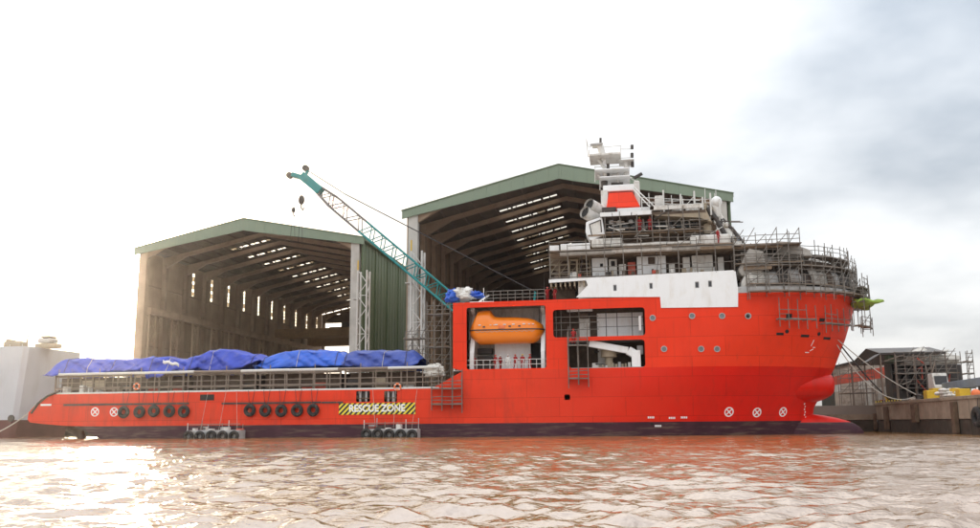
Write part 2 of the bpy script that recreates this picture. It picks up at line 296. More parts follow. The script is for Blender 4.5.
# shared unit pieces
UNIT = {}
def unit(kind, m):
    k = (kind, m)
    if k not in UNIT:
        b = MB()
        if kind == 'pole': b.path([(0, 0, -0.5), (0, 0, 0.5)], 1.0, 6)
        else: b.box(-.5, .5, -.5, .5, -.5, .5)
        UNIT[k] = b.mesh(kind + '_' + m, [m], smooth=(kind == 'pole'), center=False)[0]
    return UNIT[k]
def pole(name, p, q, r, m, parent):
    p = Vector(p); q = Vector(q); d = q - p; c = (p + q)/2
    o = link(name, unit('pole', m), parent, c)
    o.rotation_euler = d.to_track_quat('Z', 'Y').to_euler(); o.scale = (r, r, d.length); return o
def slab(name, p, q, wdt, th, m, parent):       # flat board from p to q (centre line), width across, thickness up
    p = Vector(p); q = Vector(q); d = q - p; c = (p + q)/2
    o = link(name, unit('slab', m), parent, c)
    x = d.normalized(); y = Vector((0, 0, 1)).cross(x)
    if y.length < 1e-3: y = Vector((0, 1, 0))
    y.normalize(); z = x.cross(y)
    o.rotation_euler = Matrix((x, y, z)).transposed().to_euler(); o.scale = (d.length, wdt, th); return o
def ub(name, m, parent, x0, x1, y0, y1, z0, z1):   # axis-aligned block sharing the unit mesh
    o = link(name, unit('slab', m), parent, Vector(((x0 + x1)/2, (y0 + y1)/2, (z0 + z1)/2))); o.scale = (x1 - x0, y1 - y0, z1 - z0); return o
def plate(name, outline, holes, y0, y1, m, parent):   # upright plate in the XZ plane with cut-outs
    cu = bpy.data.curves.new(name, 'CURVE'); cu.dimensions = '2D'; cu.fill_mode = 'BOTH'; cu.extrude = abs(y1 - y0)/2
    for poly in [outline] + holes:
        sp = cu.splines.new('POLY'); sp.points.add(len(poly) - 1); sp.use_cyclic_u = True
        for i, (x, z) in enumerate(poly): sp.points[i].co = (x, z, 0, 1)
    o = bpy.data.objects.new(name, cu); COL.objects.link(o)
    dg = bpy.context.evaluated_depsgraph_get(); me = bpy.data.meshes.new_from_object(o.evaluated_get(dg))
    COL.objects.unlink(o); bpy.data.objects.remove(o); bpy.data.curves.remove(cu)
    yc = (y0 + y1)/2
    me.transform(Matrix(((1, 0, 0, 0), (0, 0, -1, 0), (0, 1, 0, 0), (0, 0, 0, 1))))
    me.materials.clear(); me.materials.append(MATS[m])
    bm = bmesh.new(); bm.from_mesh(me); bmesh.ops.remove_doubles(bm, verts=bm.verts, dist=1e-4); bmesh.ops.recalc_face_normals(bm, faces=bm.faces); bm.to_mesh(me); bm.free()
    return link(name, me, parent, Vector((0, yc, 0)))
def rrect(x0, x1, z0, z1, r=0.3, n=4):
    pts = []
    for cx_, cz, a0 in ((x1 - r, z1 - r, 0), (x0 + r, z1 - r, 90), (x0 + r, z0 + r, 180), (x1 - r, z0 + r, 270)):
        for i in range(n + 1): a = radians(a0 + 90*i/n); pts.append((cx_ + r*cos(a), cz + r*sin(a)))
    return pts
def lerp(a, b, t): return a + (b - a)*t
def interp(x, tab):
    if x <= tab[0][0]: return tab[0][1]
    for (a, p), (b, q) in zip(tab, tab[1:]):
        if x <= b: return p + (q - p)*(x - a)/(b - a)
    return tab[-1][1]
def copy_tree(o, loc, rz=0.0, parent=None):
    c = o.copy(); COL.objects.link(c); WL[c.name] = Vector(loc); c.location = loc; c.rotation_euler = (0, 0, rz)
    for ch in o.children:
        d = ch.copy(); COL.objects.link(d); d.parent = c; WL[d.name] = WL[ch.name]
        for g in ch.children:
            e = g.copy(); COL.objects.link(e); e.parent = d; WL[e.name] = WL[g.name]
    return c

# ================================================================ SETTING: water, yard ground
import numpy as np
def make_water():
    xs = [-4000, -2000, -1000, -500, -250, -160]; x = -110.0
    while x < 60: xs.append(x); x += 0.11 if -26 < x < 16 else 0.25
    xs += [90, 150, 300, 700, 1500, 3000]
    ys = [-600, -200, -60, -10]; y = 5.0
    while y < 92: ys.append(y); y += max(0.075, 0.0072*y)
    while y < 125: ys.append(y); y += 3
    ys += [150, 200, 300, 500, 1000, 2000, 4500]
    X, Y = np.meshgrid(np.array(xs), np.array(ys)); rng = np.random.RandomState(4)
    dy = np.maximum(0.075, 0.0072*np.abs(Y)); Z = np.zeros_like(X)
    for i in range(80):
        lam = 0.17*(1.35/0.17)**(rng.rand()); th = rng.normal(pi/2 + 0.2, 0.75); k = 2*pi/lam
        amp = 0.0088*lam**0.9
        att = np.clip((lam/dy - 2.2)/2.0, 0, 1)
        Z += att*amp*np.sin(k*(X*cos(th) + Y*sin(th)) + rng.rand()*6.28 + 0.8*np.sin(0.21*X + 0.13*Y*rng.rand()))
    for i in range(14):
        lam = 1.6*(5.0/1.6)**rng.rand(); th = rng.normal(pi/2 + .3, .5); k = 2*pi/lam; att = np.clip((lam/dy - 2.2)/2.0, 0, 1)
        Z += att*.0040*lam**.9*np.sin(k*(X*cos(th) + Y*sin(th)) + rng.rand()*6.28)
    mod = 0.85 + 0.22*np.sin(0.11*X + 0.9)*np.sin(0.17*Y + 0.06*X) + 0.16*np.sin(0.37*X + 0.21*Y + 2.0*np.sin(0.09*X))*np.sin(0.55*Y - 0.13*X) 
    mask = ((X > -109) & (X < 59) & (Y > 4) & (Y < 90)).astype(float)
    Z = Z*mod*mask
    nr, nc = X.shape; co = np.stack([X, Y, Z], -1).reshape(-1, 3)
    idx = np.arange(nr*nc).reshape(nr, nc); q = np.stack([idx[:-1, :-1], idx[:-1, 1:], idx[1:, 1:], idx[1:, :-1]], -1).reshape(-1, 4)
    me = bpy.data.meshes.new('water'); me.vertices.add(len(co)); me.vertices.foreach_set('co', co.ravel())
    me.loops.add(q.size); me.loops.foreach_set('vertex_index', q.ravel().astype(np.int32))
    me.polygons.add(len(q)); me.polygons.foreach_set('loop_start', np.arange(0, q.size, 4, dtype=np.int32)); me.polygons.foreach_set('loop_total', np.full(len(q), 4, dtype=np.int32))
    me.update(calc_edges=True); me.materials.append(MATS['water']); me.shade_smooth()
    return tag(link('water', me, None, (0, 0, 0)), kind='structure')
make_water()
GZ = 3.5            # yard level above the water
QX = 33.2           # face of the finger pier
gy = MB()
gy.prism([(-500, 125), (-40, 125), (-40, 116), (QX + 0.35, 116), (QX + 0.35, 30), (700, 30), (900, 4200), (-3000, 4200)], lambda u, v, k: (u, v, GZ - 1.2*k - 0.004))
tag(gy.build('yard_ground', 'yard'), kind='structure')

# ---------------------------------------------------------------- quay walls
def quay_panels(parent, p, q, n, nrm):
    p = Vector(p); q = Vector(q)
    for i in range(n):
        a = p + (q - p)*((i + 0.006)/n); b = p + (q - p)*((i + 0.994)/n); j = random.uniform(0, 0.04)
        for z0, z1, m, o, nm in ((1.55, GZ, 'quay_concrete', 0.0, 'concrete_panel'), (-1.5, 1.5, 'quay_weed', 0.07, 'weed_course')):
            o2 = o + j; x0, x1 = sorted((a.x, b.x)); y0, y1 = sorted((a.y, b.y))
            if nrm == 'x': box(nm, m, parent, a.x + o2, a.x + 0.6, y0, y1, z0, z1, bevel=0.03)
            else: box(nm, m, parent, x0, x1, a.y + o2, a.y + 0.6, z0, z1, bevel=0.03)
t = thing('pier_wall', (QX, 85, 0), 'stained concrete pier wall with dark weed line at the right', 'quay wall')
quay_panels(t, (QX, 50, 0), (QX, 116, 0), 11, 'x')
for i in range(11): box('capping_block', 'quay_concrete', t, QX - 0.12, QX + 0.9, 50 + 6*i + 0.03, 56 + 6*i - 0.03, GZ - 0.02, GZ + 0.32, bevel=0.04)
for px, z0, z1, wd in ((888, 0.3, 3.2, 0.9), (917, 1.2, 3.3, 1.4), (957, 0.1, 3.3, 0.9), (876, 0.2, 2.4, 0.8)):
    y = atX(px, 415, QX).y
    o = box('timber_fender', 'wood_dark', t, QX - 0.45, QX - 0.005, y - wd/2, y + wd/2, z0, z1, bevel=0.06)
t2 = thing('quay_wall', (0, 116, 0), 'dark concrete quay wall behind the red ship', 'quay wall')
quay_panels(t2, (-40, 116, 0), (QX, 116, 0), 12, 'y')
t3 = thing('basin_wall', (-90, 125, 0), 'concrete quay wall behind the pale grey ship at the left', 'quay wall')
quay_panels(t3, (-200, 125, 0), (-40, 125, 0), 20, 'y')
# hazard strip at the pier head
hz = thing('hazard_kerb', (QX + 0.4, 122, GZ), 'black and yellow striped kerb on the pier beside the bow', 'kerb')
for i in range(22):
    y0 = 105 + i*0.55
    if y0 < 115.6: ub('stripe', 'hazard_yellow' if i % 2 else 'hazard_black', hz, QX + 0.02, QX + 0.5, y0, y0 + 0.55, GZ + 0.33, GZ + 0.55)

# ---------------------------------------------------------------- assembly halls
def hall(name, label, X0, X1, XP, Y0, bays, bay, ze, zp, front_drop, sky_rng, first_sky, win_rng, closed_back, rail_zs, colw):
    t = thing(name, ((X0 + X1)/2, Y0, GZ), label, 'hall', 'assembly halls behind the ship')
    L = bays*bay; Y1 = Y0 + L
    def zr(x): return ze + (zp - ze)*((x - X0)/(XP - X0) if x < XP else (X1 - x)/(X1 - XP))
    e, dm = front_drop
    # fascia: deep sheet-clad gable beam, in vertical sheets
    xs = [X0 - 1.0]; n = 26
    for i in range(1, n): xs.append(lerp(X0 - 1, X1 + 1, i/n))
    xs.append(X1 + 1.0); xs.append(XP); xs = sorted(xs)
    def drop(x): u = (x - X0)/(X1 - X0); return e + (dm - e)*max(0, min(1, 2.2*min(u, 1 - u) + 0.0))
    for a, b in zip(xs, xs[1:]):
        if b - a < 0.05: continue
        MB().prism([(a + .01, zr(a) - drop(a)), (b - .01, zr(b) - drop(b)), (b - .01, zr(b)), (a + .01, zr(a))], lambda u, v, k: (u, Y0 - 0.9 + 0.25*k + random.uniform(0, .006), v)).build('fascia_sheet', 'fascia_green', t)
    for a, b in ((X0 - 1.1, XP), (XP, X1 + 1.1)):
        slab('ridge_flashing', (a, Y0 - 0.7, zr(a) + 0.1), (b, Y0 - 0.7, zr(b) + 0.1), 0.6, 0.18, 'wall_green', t)
    # roof sheets with daylight strips on the left slope
    th = 0.12
    for i in range(bays):
        ya, yb = Y0 - 0.6 + i*bay if i == 0 else Y0 + i*bay, Y0 + (i + 1)*bay + (.4 if i == bays - 1 else 0)
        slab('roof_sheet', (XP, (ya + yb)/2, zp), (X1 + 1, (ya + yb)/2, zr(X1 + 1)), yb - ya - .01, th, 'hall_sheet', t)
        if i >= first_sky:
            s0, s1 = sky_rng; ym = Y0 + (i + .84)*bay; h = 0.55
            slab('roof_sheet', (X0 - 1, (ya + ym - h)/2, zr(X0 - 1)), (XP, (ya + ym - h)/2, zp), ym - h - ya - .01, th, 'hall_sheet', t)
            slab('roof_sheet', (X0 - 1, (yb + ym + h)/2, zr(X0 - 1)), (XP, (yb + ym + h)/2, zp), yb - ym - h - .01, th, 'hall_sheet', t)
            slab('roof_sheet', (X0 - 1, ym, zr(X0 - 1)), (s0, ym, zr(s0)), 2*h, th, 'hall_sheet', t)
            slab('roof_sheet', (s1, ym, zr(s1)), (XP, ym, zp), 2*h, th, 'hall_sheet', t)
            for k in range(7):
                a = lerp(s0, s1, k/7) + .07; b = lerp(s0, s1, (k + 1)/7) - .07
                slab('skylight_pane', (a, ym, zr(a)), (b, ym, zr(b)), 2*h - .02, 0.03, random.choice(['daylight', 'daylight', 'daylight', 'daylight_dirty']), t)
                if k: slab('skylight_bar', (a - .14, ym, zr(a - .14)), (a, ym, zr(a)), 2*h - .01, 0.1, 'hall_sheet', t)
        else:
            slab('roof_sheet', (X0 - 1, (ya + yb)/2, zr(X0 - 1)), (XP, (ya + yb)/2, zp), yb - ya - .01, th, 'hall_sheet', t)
    # purlins
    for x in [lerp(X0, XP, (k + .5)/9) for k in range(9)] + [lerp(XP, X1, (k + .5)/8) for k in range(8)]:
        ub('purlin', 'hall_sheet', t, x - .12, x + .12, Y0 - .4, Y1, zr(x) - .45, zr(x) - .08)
    # frames: columns and haunched rafters
    for i in range(bays + 1):
        y = Y0 + i*bay; m = 'concrete' if i == 0 else 'hall_steel'
        for x, sg in ((X0, 1), (X1, -1)):
            a, b = sorted((x, x + sg*(colw if sg < 0 or i == 0 else .8))); ub('column', 'hall_wall' if (i == 0 and sg > 0 and X0 < -60) else m, t, a, b, y - .55, y + .55, GZ, zr(x) - .5)
        for a, b in ((X0, XP), (X1, XP)):
            sg = 1 if b > a else -1; am = a + sg*abs(b - a)*0.22
            MB().prism([(a, zr(a) - .5), (b, zr(b) - .5), (b, zr(b) - 1.25), (am, zr(am) - 1.3), (a, zr(a) - 3.0)], lambda u, v, k: (u, y - .3 + .6*k, v)).build('rafter', 'hall_steel', t)
    # side walls: sheets per bay with a tall window strip
    for i in range(bays):
        ya, yb = Y0 + i*bay, Y0 + (i + 1)*bay; ym = (ya + yb)/2; w0, w1 = win_rng; h = 0.5
        xw = X0 - .35
        if w1 > w0 and i > 1:
            for a, b, c, d in ((ya, ym - h, GZ, zr(X0) - .3), (ym + h, yb, GZ, zr(X0) - .3), (ym - h, ym + h, GZ, w0), (ym - h, ym + h, w1, zr(X0) - .3)):
                ub('wall_sheet', 'hall_wall', t, xw, xw + .12, a + .005, b - .005, c, d)
            for k in range(6):
                a = lerp(w0, w1, k/6); b = lerp(w0, w1, (k + 1)/6); ub('window_pane', random.choice(['daylight', 'daylight', 'daylight_dirty']), t, xw + .04, xw + .07, ym - h, ym + h, a + .06, b - .06)
                if k: ub('glazing_bar', 'hall_steel', t, xw, xw + .11, ym - h, ym + h, a - .06, a + .06)
        else: ub('wall_sheet', 'hall_wall', t, xw, xw + .12, ya + .005, yb - .005, GZ, zr(X0) - .3)
        # right wall, ribbed green sheet outside
        ub('wall_sheet', 'wall_green', t, X1 + .25, X1 + .4, ya + .01, yb - .01, GZ, zr(X1) - .35)
        for k in range(4): ub('wall_rib', 'wall_green', t, X1 + .4, X1 + (.62 if k == 0 else .48), ya + k*bay/4 - .08, ya + k*bay/4 + .08, GZ, zr(X1) - .4)
        for zg in (10, 17, 23, 29): ub('wall_girt', 'hall_steel', t, xw + .12, xw + .35, ya, yb, zg, zg + .25)
    ub('eaves_gutter', 'wall_green', t, X1 + .3, X1 + 1.1, Y0 - .6, Y1, zr(X1) - .65, zr(X1) - .2)
    # crane runways on lattice legs
    for zq, xr in rail_zs:
        ub('crane_runway', 'hall_wall', t, xr - .5, xr + .5, Y0 + .6, Y1 - .6, zq - .9, zq + .3)
        for i in range(bays):
            y = Y0 + i*bay + 1.0; b = MB()
            for dy_ in (0, 2.2): b.bar((xr - .1, y + dy_, GZ), (xr - .1, y + dy_, zq - .9), .35, .35)
            nz_ = 6
            for k in range(nz_):
                za = lerp(GZ, zq - .9, k/nz_); zb = lerp(GZ, zq - .9, (k + 1)/nz_)
                b.bar((xr - .1, y, za), (xr - .1, y + 2.2, zb), .16, .16); b.bar((xr - .1, y + 2.2, za), (xr - .1, y, zb), .16, .16)
            b.build('lattice_leg', 'hall_wall', t)
    if closed_back:
        for k in range(10):
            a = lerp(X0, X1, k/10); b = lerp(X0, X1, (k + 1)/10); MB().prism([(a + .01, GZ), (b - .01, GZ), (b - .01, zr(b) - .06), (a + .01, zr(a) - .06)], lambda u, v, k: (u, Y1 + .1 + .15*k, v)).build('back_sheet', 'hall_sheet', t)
    return t, zr
HLX0, HLX1, HLXP, HLY = -92.6, -47.9, -71.0, 140.0
hl, zrl = hall('assembly_hall', 'left shipyard hall with green fascia, the sun behind its corner', HLX0, HLX1, HLXP, HLY, 12, 8.0, 36.0, 40.6, (1.3, 2.2), (-81.5, -72.3), 1, (29.6, 34.6), False, ((24.0, -90.6),), 1.6)
Yb = HLY + 96
pa = at(329, 336, Yb); pb = at(330, 327, Yb); pc = at(330, 322, Yb)
for k in range(8):      # back gable: closed on the left, door opening with a light slit over it on the right
    a = lerp(HLX0, HLX1, k/8); b = lerp(HLX0, HLX1, (k + 1)/8); top = min(zrl(a), zrl(b)) - .5
    if b < pa.x: ub('back_sheet', 'hall_sheet', hl, a + .01, b - .01, Yb + .1, Yb + .25, GZ, top)
    else:
        ub('back_sheet', 'hall_sheet', hl, max(a, pa.x - 3) + .01, b - .01, Yb + .1, Yb + .25, pb.z + 1.2, top)
        ub('door_header', 'hall_sheet', hl, max(a, pa.x) + .01, b - .01, Yb + .1, Yb + .25, pa.z, pb.z)
hr, zrr = hall('assembly_hall', 'right shipyard hall with pale green fascia towering behind the ship bridge', -34.4, 16.4, -9.4, 125.0, 9, 8.0, 36.5, 42.6, (1.3, 2.3), (-21.5, -10.8), 1, (0, 0), True, ((24.5, -32.6),), 1.6)
# bridge cranes in the left hall
for yq, lab in ((200.0, 'nearer brown overhead crane girder under the left hall roof'), (222.0, 'farther brown overhead crane girder under the left hall roof')):
    t = thing('bridge_crane', (HLX0 + 24, yq, 24.3), lab, 'bridge crane', 'overhead cranes in the left hall')
    for d in (-1.6, 1.6): box('girder', 'yellow_crane', t, HLX0 + 1.8, HLX1 - .5, yq + d - .5, yq + d + .5, 24.35, 26.6, bevel=.04)
    box('trolley', 'dark_steel', t, HLX0 + 20, HLX0 + 24, yq - 1.8, yq + 1.8, 26.65, 28.0, bevel=.08)
    pole('hoist_rope', (HLX0 + 22, yq, 26.6), (HLX0 + 22, yq, 19.0), .06, 'rope_dark', t)
    box('hook_block', 'yellow_crane', t, HLX0 + 21.6, HLX0 + 22.4, yq - .3, yq + .3, 18, 19, bevel=.1)
# white lattice masts in front of the halls
def lattice_mast(label, x, y, zt, wd, n):
    t = thing('lattice_mast', (x, y, GZ), label, 'lattice mast', 'white lattice masts at the hall fronts')
    h = wd/2
    for a, b in ((-h, -h), (h, -h), (h, h), (-h, h)): pole('chord', (x + a, y + b, GZ), (x + a, y + b, zt), .17, 'pole_white', t)
    for k in range(n):
        za = lerp(GZ, zt, k/n); zb = lerp(GZ, zt, (k + 1)/n)
        for (a, b), (c, d) in (((-h, -h), (h, -h)), ((h, -h), (h, h)), ):
            p, q = ((a, b), (c, d)) if k % 2 else ((c, d), (a, b))
            pole('brace', (x + p[0], y + p[1], za), (x + q[0], y + q[1], zb), .085, 'pole_white', t)
            if k % 3 == 0: pole('strut', (x + a, y + b, za + .02), (x + c, y + d, za + .02), .07, 'pole_white', t)
    pole('tip_post', (x - h, y - h, zt), (x - h, y - h, zt + 1.8), .12, 'yellow_paint', t)
    ub('cab_platform', 'pole_white', t, x - h - 1.0, x - h - .02, y - h, y + h, zt*0.82, zt*0.82 + .15)
    return t
p = at(364, 271, 137); lattice_mast('white lattice mast standing before the green hall wall', p.x, 137, p.z, 1.7, 11)
p = at(418, 252, 122.5); lattice_mast('white lattice mast below the corner of the right hall', p.x, 122.5, p.z, 1.75, 11)

# ================================================================ THE RED SHIP (bow to the right, starboard side towards us)
YS, YC, BH = 90.0, 100.0, 10.0           # side plane, centre line, half beam
def sx(px, py=380, Y=YS): return at(px, py, Y).x
def sz(px, py, Y=YS): return at(px, py, Y).z
ZB, ZM, ZT, ZD = 1.5, 7.45, 15.35, 5.5   # boot-top, knuckle, red top edge, aft bulwark
ship = thing('offshore_vessel', (-20, 100, 0), 'long red offshore supply ship with white upper decks wrapped in scaffolding', 'ship')
STEM = [(-2, 21.0), (0, 21.2), (3, 21.8), (5, 23.0), (7.45, 24.3), (11, 25.8), (15.6, 27.3), (22, 28.2)]
LENT = [(-2, 31), (0, 30), (4, 25), (7.45, 20), (11, 16.5), (15.6, 14.4), (22, 13.5)]
def hb(x, z):
    t_ = max(0.0, min(1.0, (interp(z, STEM) - x)/interp(z, LENT)))
    p = interp(z, [(0, 2.0), (7.45, 2.0), (15, 2.2)]); q = interp(z, [(0, 0.85), (4, .75), (7.45, 0.62), (15, 0.52)])
    return BH*(1 - (1 - t_)**p)**q
def hullpt(px, py, off=0.0):
    Y = YS
    for _ in range(30): P_ = at(px, py, Y); Y = 0.5*Y + 0.5*(YC - hb(P_.x, P_.z))
    P_ = at(px, py, Y); e = 0.05
    n = Vector((-(hb(P_.x + e, P_.z) - hb(P_.x - e, P_.z))/(2*e), -1, -(hb(P_.x, P_.z + e) - hb(P_.x, P_.z - e))/(2*e))).normalized()
    return P_ + n*off, n
def bow_shell(name, mats, x0, zs, split):
    b = MB(); n = 56
    for sg in (1, -1):
        rows = []
        for z in zs:
            xe = interp(z, STEM); row = []
            for j in range(n + 1):
                u = j/n; x = lerp(x0, xe, 1 - (1 - u)**2); row.append((x, YC - sg*hb(x, z), z))
            rows.append(row)
        i0 = len(b.f); b.grid(rows)
        if split is not None:
            for i in range(len(rows) - 1):
                for j in range(n):
                    if zs[i] >= split - 1e-6: b.m[i0 + i*n + j] = 1
    bm = b.build(name, mats, ship, smooth=True); return bm
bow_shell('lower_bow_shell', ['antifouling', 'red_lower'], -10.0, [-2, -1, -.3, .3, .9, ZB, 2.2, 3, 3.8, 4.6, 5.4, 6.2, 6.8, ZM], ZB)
bow_shell('upper_bow_shell', ['red_upper'], 4.0, [ZM + i*(15.75 - ZM)/12 for i in range(13)], None)
# flat lower side with stern profile and cut-outs
XST = sx(28, 415)
def srect(px0, px1, py0, py1, r=0.12, Y=YS):
    pm = (py0 + py1)/2; a, b = sx(px0, pm, Y), sx(px1, pm, Y); xm = (px0 + px1)/2
    return rrect(a, b, sz(xm, py1, Y), sz(xm, py0, Y), r)
stern_low = [(-64, ZB), (-68.5, 1.6), (-71.5, 1.85), (XST + .35, 2.05), (XST, 2.4)]
out = [(-10, ZB), (-64, ZB)] + stern_low[1:] + [(XST + .05, 3.3), (XST + 1.6, 4.9), (XST + 3.4, ZD), (sx(432), ZD), (sx(463), ZM), (-10, ZM)]
holes = [srect(356, 370, 391, 402), srect(384, 397, 391, 402), srect(564.5, 570, 394.5, 400)]
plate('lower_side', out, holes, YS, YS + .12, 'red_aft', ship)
plate('boot_top', [(-10, ZB), (-10, -1.6), (-60, -1.6), (-64.5, .4), (-66.5, ZB)], [], YS + .001, YS + .12, 'antifouling', ship)
# port side: same outline and red, without cut-outs
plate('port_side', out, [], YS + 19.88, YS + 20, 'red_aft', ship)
b = MB()   # stern shell: transom and counter closing the two sides
prof = [(-60, -1.6), (-64.5, .4), (-66.5, ZB), (-68.5, 1.6), (-71.5, 1.85), (XST + .35, 2.05), (XST, 2.4), (XST + .05, 3.3), (XST + 1.6, 4.9), (XST + 3.4, ZD)]
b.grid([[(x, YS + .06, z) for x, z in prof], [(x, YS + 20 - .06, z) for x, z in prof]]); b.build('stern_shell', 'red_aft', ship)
XR = sx(461, 340); 
# upper side with lifeboat bay and two galleries
upper = [(XR, ZM - .002), (4.0, ZM - .002), (4.0, ZT), (sx(466, 303), ZT), (sx(466, 303), ZT - .05), (XR, ZT - .05)]
bay = (sx(466.5, 340), sx(546, 340), sz(505, 371), sz(505, 306.5))
g1 = (sx(553, 322), sx(645, 322), sz(600, 336.5), sz(600, 308.5)); g2 = (sx(569, 354), sx(645, 354), sz(600, 368), sz(600, 340.5))
upper = [(sx(453, 340), ZM + .3), (sx(463, 371), ZM), (4.0, ZM), (4.0, ZT), (sx(453, 303), ZT)]
plate('upper_side', upper, [rrect(sx(466.5, 340), bay[1], max(bay[2], ZM + .15), bay[3], .25), rrect(g1[0], g1[1], g1[2], g1[3], .35), rrect(g2[0], g2[1], g2[2], g2[3], .35)], YS, YS + .14, 'red_upper', ship)
plate('port_upper_side', upper, [], YS + 19.86, YS + 20, 'red_upper', ship)
# red pillar in front of the scaffold: side web seen from abaft
box('aft_bulkhead', 'white_worn', ship, sx(453), sx(453) + .2, YS + .15, YS + 19.8, ZM, ZT - .1)
# decks
def deck(name, m, x0, x1, z, y0=YS + .13, y1=YS + 19.87, th=.12): return box(name, m, ship, x0, x1, y0, y1, z - th, z)
deck('aft_deck', 'wood_dark', -70.5, sx(453), 4.55)
deck('bay_deck', 'grey_primer', sx(453) + .21, 4, ZM + .1)
deck('gallery_deck', 'grey_primer', sx(549), 4, sz(600, 338.5))
deck('boat_deck', 'grey_primer', sx(453) + .21, 12, ZT - .12)
# bow deck fan
b = MB(); n = 30; x0 = 4
pts = [(lerp(x0, interp(15.6, STEM), 1 - (1 - j/n)**2)) for j in range(n + 1)]
b.prism([(x, YC - hb(x, 15.6) + .05) for x in pts] + [(x, YC + hb(x, 15.6) - .05) for x in reversed(pts)], lambda u, v, k: (u, v, 15.6 - .1*k)); b.build('bow_deck', 'grey_primer', ship)
# bay backs
box('bay_back_wall', 'white_worn', ship, bay[0] - .6, bay[1] + .3, 94.6, 94.8, ZM + .1, ZT - .25)
box('bay_end_wall', 'dark_steel', ship, bay[1] + .05, bay[1] + .25, YS + .15, 94.6, ZM + .1, ZT - .25)
for i in range(7): ub('frame_rib', 'white_worn', ship, lerp(bay[0], bay[1], (i + .5)/7) - .06, lerp(bay[0], bay[1], (i + .5)/7) + .06, 94.3, 94.6, ZM + .1, ZT - .3)
box('bay_locker', 'white_paint', ship, sx(495, 350, 94), sx(531, 350, 94), 93.7, 94.3, ZM + .12, sz(510, 344, 94), bevel=.05)
box('bay_void', 'black_void', ship, sx(531, 350, 94) + .02, sx(541, 350, 94), 94.0, 94.28, ZM + .12, sz(510, 344, 94), bevel=.02)
for i in range(3): box('store_rack', 'dark_steel', ship, sx(478, 350, 94), sx(493, 350, 94), 93.4, 94.25, ZM + .3 + i*.95, ZM + .95 + i*.95, bevel=.06)
for px in (472, 543):   # davit arms
    x = sx(px, 350, 91); b = MB()
    b.bar((x, 91.0, ZM + .1), (x, 91.0, ZM + 2.2), .45, .5); b.bar((x, 91.0, ZM + 2.0), (x, 92.9, ZT - 1.2), .4, .5, up=(1, 0, 0)); b.bar((x, 92.9, ZT - 1.2), (x, 91.4, ZT - .6), .35, .45, up=(1, 0, 0))
    b.build('davit', 'white_paint', ship, bevel=.04)
for k, z in enumerate((ZM + .65, ZM + 1.2)): pole('bay_rail', (bay[0], YS + .25, z), (bay[1], YS + .25, z), .035, 'pole_white', ship)
for i in range(12): x = lerp(bay[0], bay[1], (i + .5)/12); pole('bay_stanchion', (x, YS + .25, ZM + .1), (x, YS + .25, ZM + 1.22), .035, 'pole_white', ship)
# upper gallery
zf = sz(600, 338.5)
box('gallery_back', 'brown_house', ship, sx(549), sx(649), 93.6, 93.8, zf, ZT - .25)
box('gallery_panel', 'white_paint', ship, sx(597, 320, 93.4), sx(643, 320, 93.4), 93.2, 93.55, zf + .05, sz(620, 313, 93.4), bevel=.04)
box('gallery_panel', 'white_worn', ship, sx(579, 328, 93.3), sx(590, 328, 93.3), 93.0, 93.5, zf + .05, sz(585, 318, 93.4), bevel=.04)
for px in (556, 561, 570, 579, 606, 617, 632):
    x = sx(px, 320, 91); pole('gallery_post', (x, 91, zf), (x, 91, g1[3] + .2), .05, 'pole_steel' if px < 600 else 'dark_steel', ship)
for py in (316, 322, 329): pole('gallery_rail', (g1[0], 90.8, sz(600, py, 90.8)), (sx(600), 90.8, sz(600, py, 90.8)), .04, 'pole_steel', ship)
for py in (318, 327): pole('gallery_rail', (sx(585), 91.2, sz(600, py, 91.2)), (g1[1], 91.2, sz(600, py, 91.2)), .03, 'dark_steel', ship)
box('lamp_rack', 'white_paint', ship, sx(566, 311), sx(592, 311), 91.2, 91.7, sz(580, 311.5, 91.4), sz(580, 309.5, 91.4), bevel=.03)
box('winch', 'brown_house', ship, sx(578, 315), sx(588, 315), 91.6, 92.8, sz(583, 318, 92), sz(583, 313.5, 92), bevel=.15)
box('gallery_light', 'white_paint', ship, sx(641), sx(643.5), 90.6, 90.9, sz(640, 330), sz(640, 315), bevel=.03)
# lower gallery: crane arm, winches, pipes
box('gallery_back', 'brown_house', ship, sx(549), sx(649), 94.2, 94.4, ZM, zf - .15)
b = MB(); P0 = at(589, 343.5, 90.7); P1 = at(628, 350.5, 90.9); P2 = at(636, 355, 91)
b.bar(P0, P1, .55, .75); b.bar(P1, P2, .7, .95); b.bar((P2.x, 91, P2.z + .5), (P2.x, 91, ZM + .1), 1.0, 1.1); b.build('provision_crane', 'white_paint', ship, bevel=.06)
box('gallery_panel', 'white_worn', ship, sx(598, 357, 93.8), sx(607, 357, 93.8), 93.4, 94.1, ZM + .12, sz(602, 347, 93.8), bevel=.05)
box('gallery_panel', 'white_paint', ship, sx(637, 350, 93), sx(643, 350, 93), 92.2, 93, sz(640, 355, 93), sz(640, 346, 93), bevel=.05)
b = MB(); c = at(609, 358, 92); b.path([(c.x, 92, ZM + .1), (c.x, 92, c.z), (c.x, 92, c.z + .1), (c.x, 92, c.z + .9)], [.45, .45, .9, .9], 14); b.build('capstan', 'tan_primer', ship, smooth=True)
for i in range(9):
    x = random.uniform(sx(590), sx(640)); z = random.uniform(ZM + .3, zf - .8); l = random.uniform(.5, 2)
    pole('pipe', (x, 93 + .1*i, z), (x + l, 93 + .1*i, z), random.uniform(.06, .16), random.choice(['brown_house', 'tan_primer', 'white_worn', 'dark_steel']), ship)
for i in range(12):
    x = lerp(sx(592), sx(632), i/12); ub('hose_box', random.choice(['white_worn', 'grey_primer', 'tan_primer']), ship, x, x + random.uniform(.2, .45), 91.6, 92.2, ZM + .12, ZM + random.uniform(.35, .8))
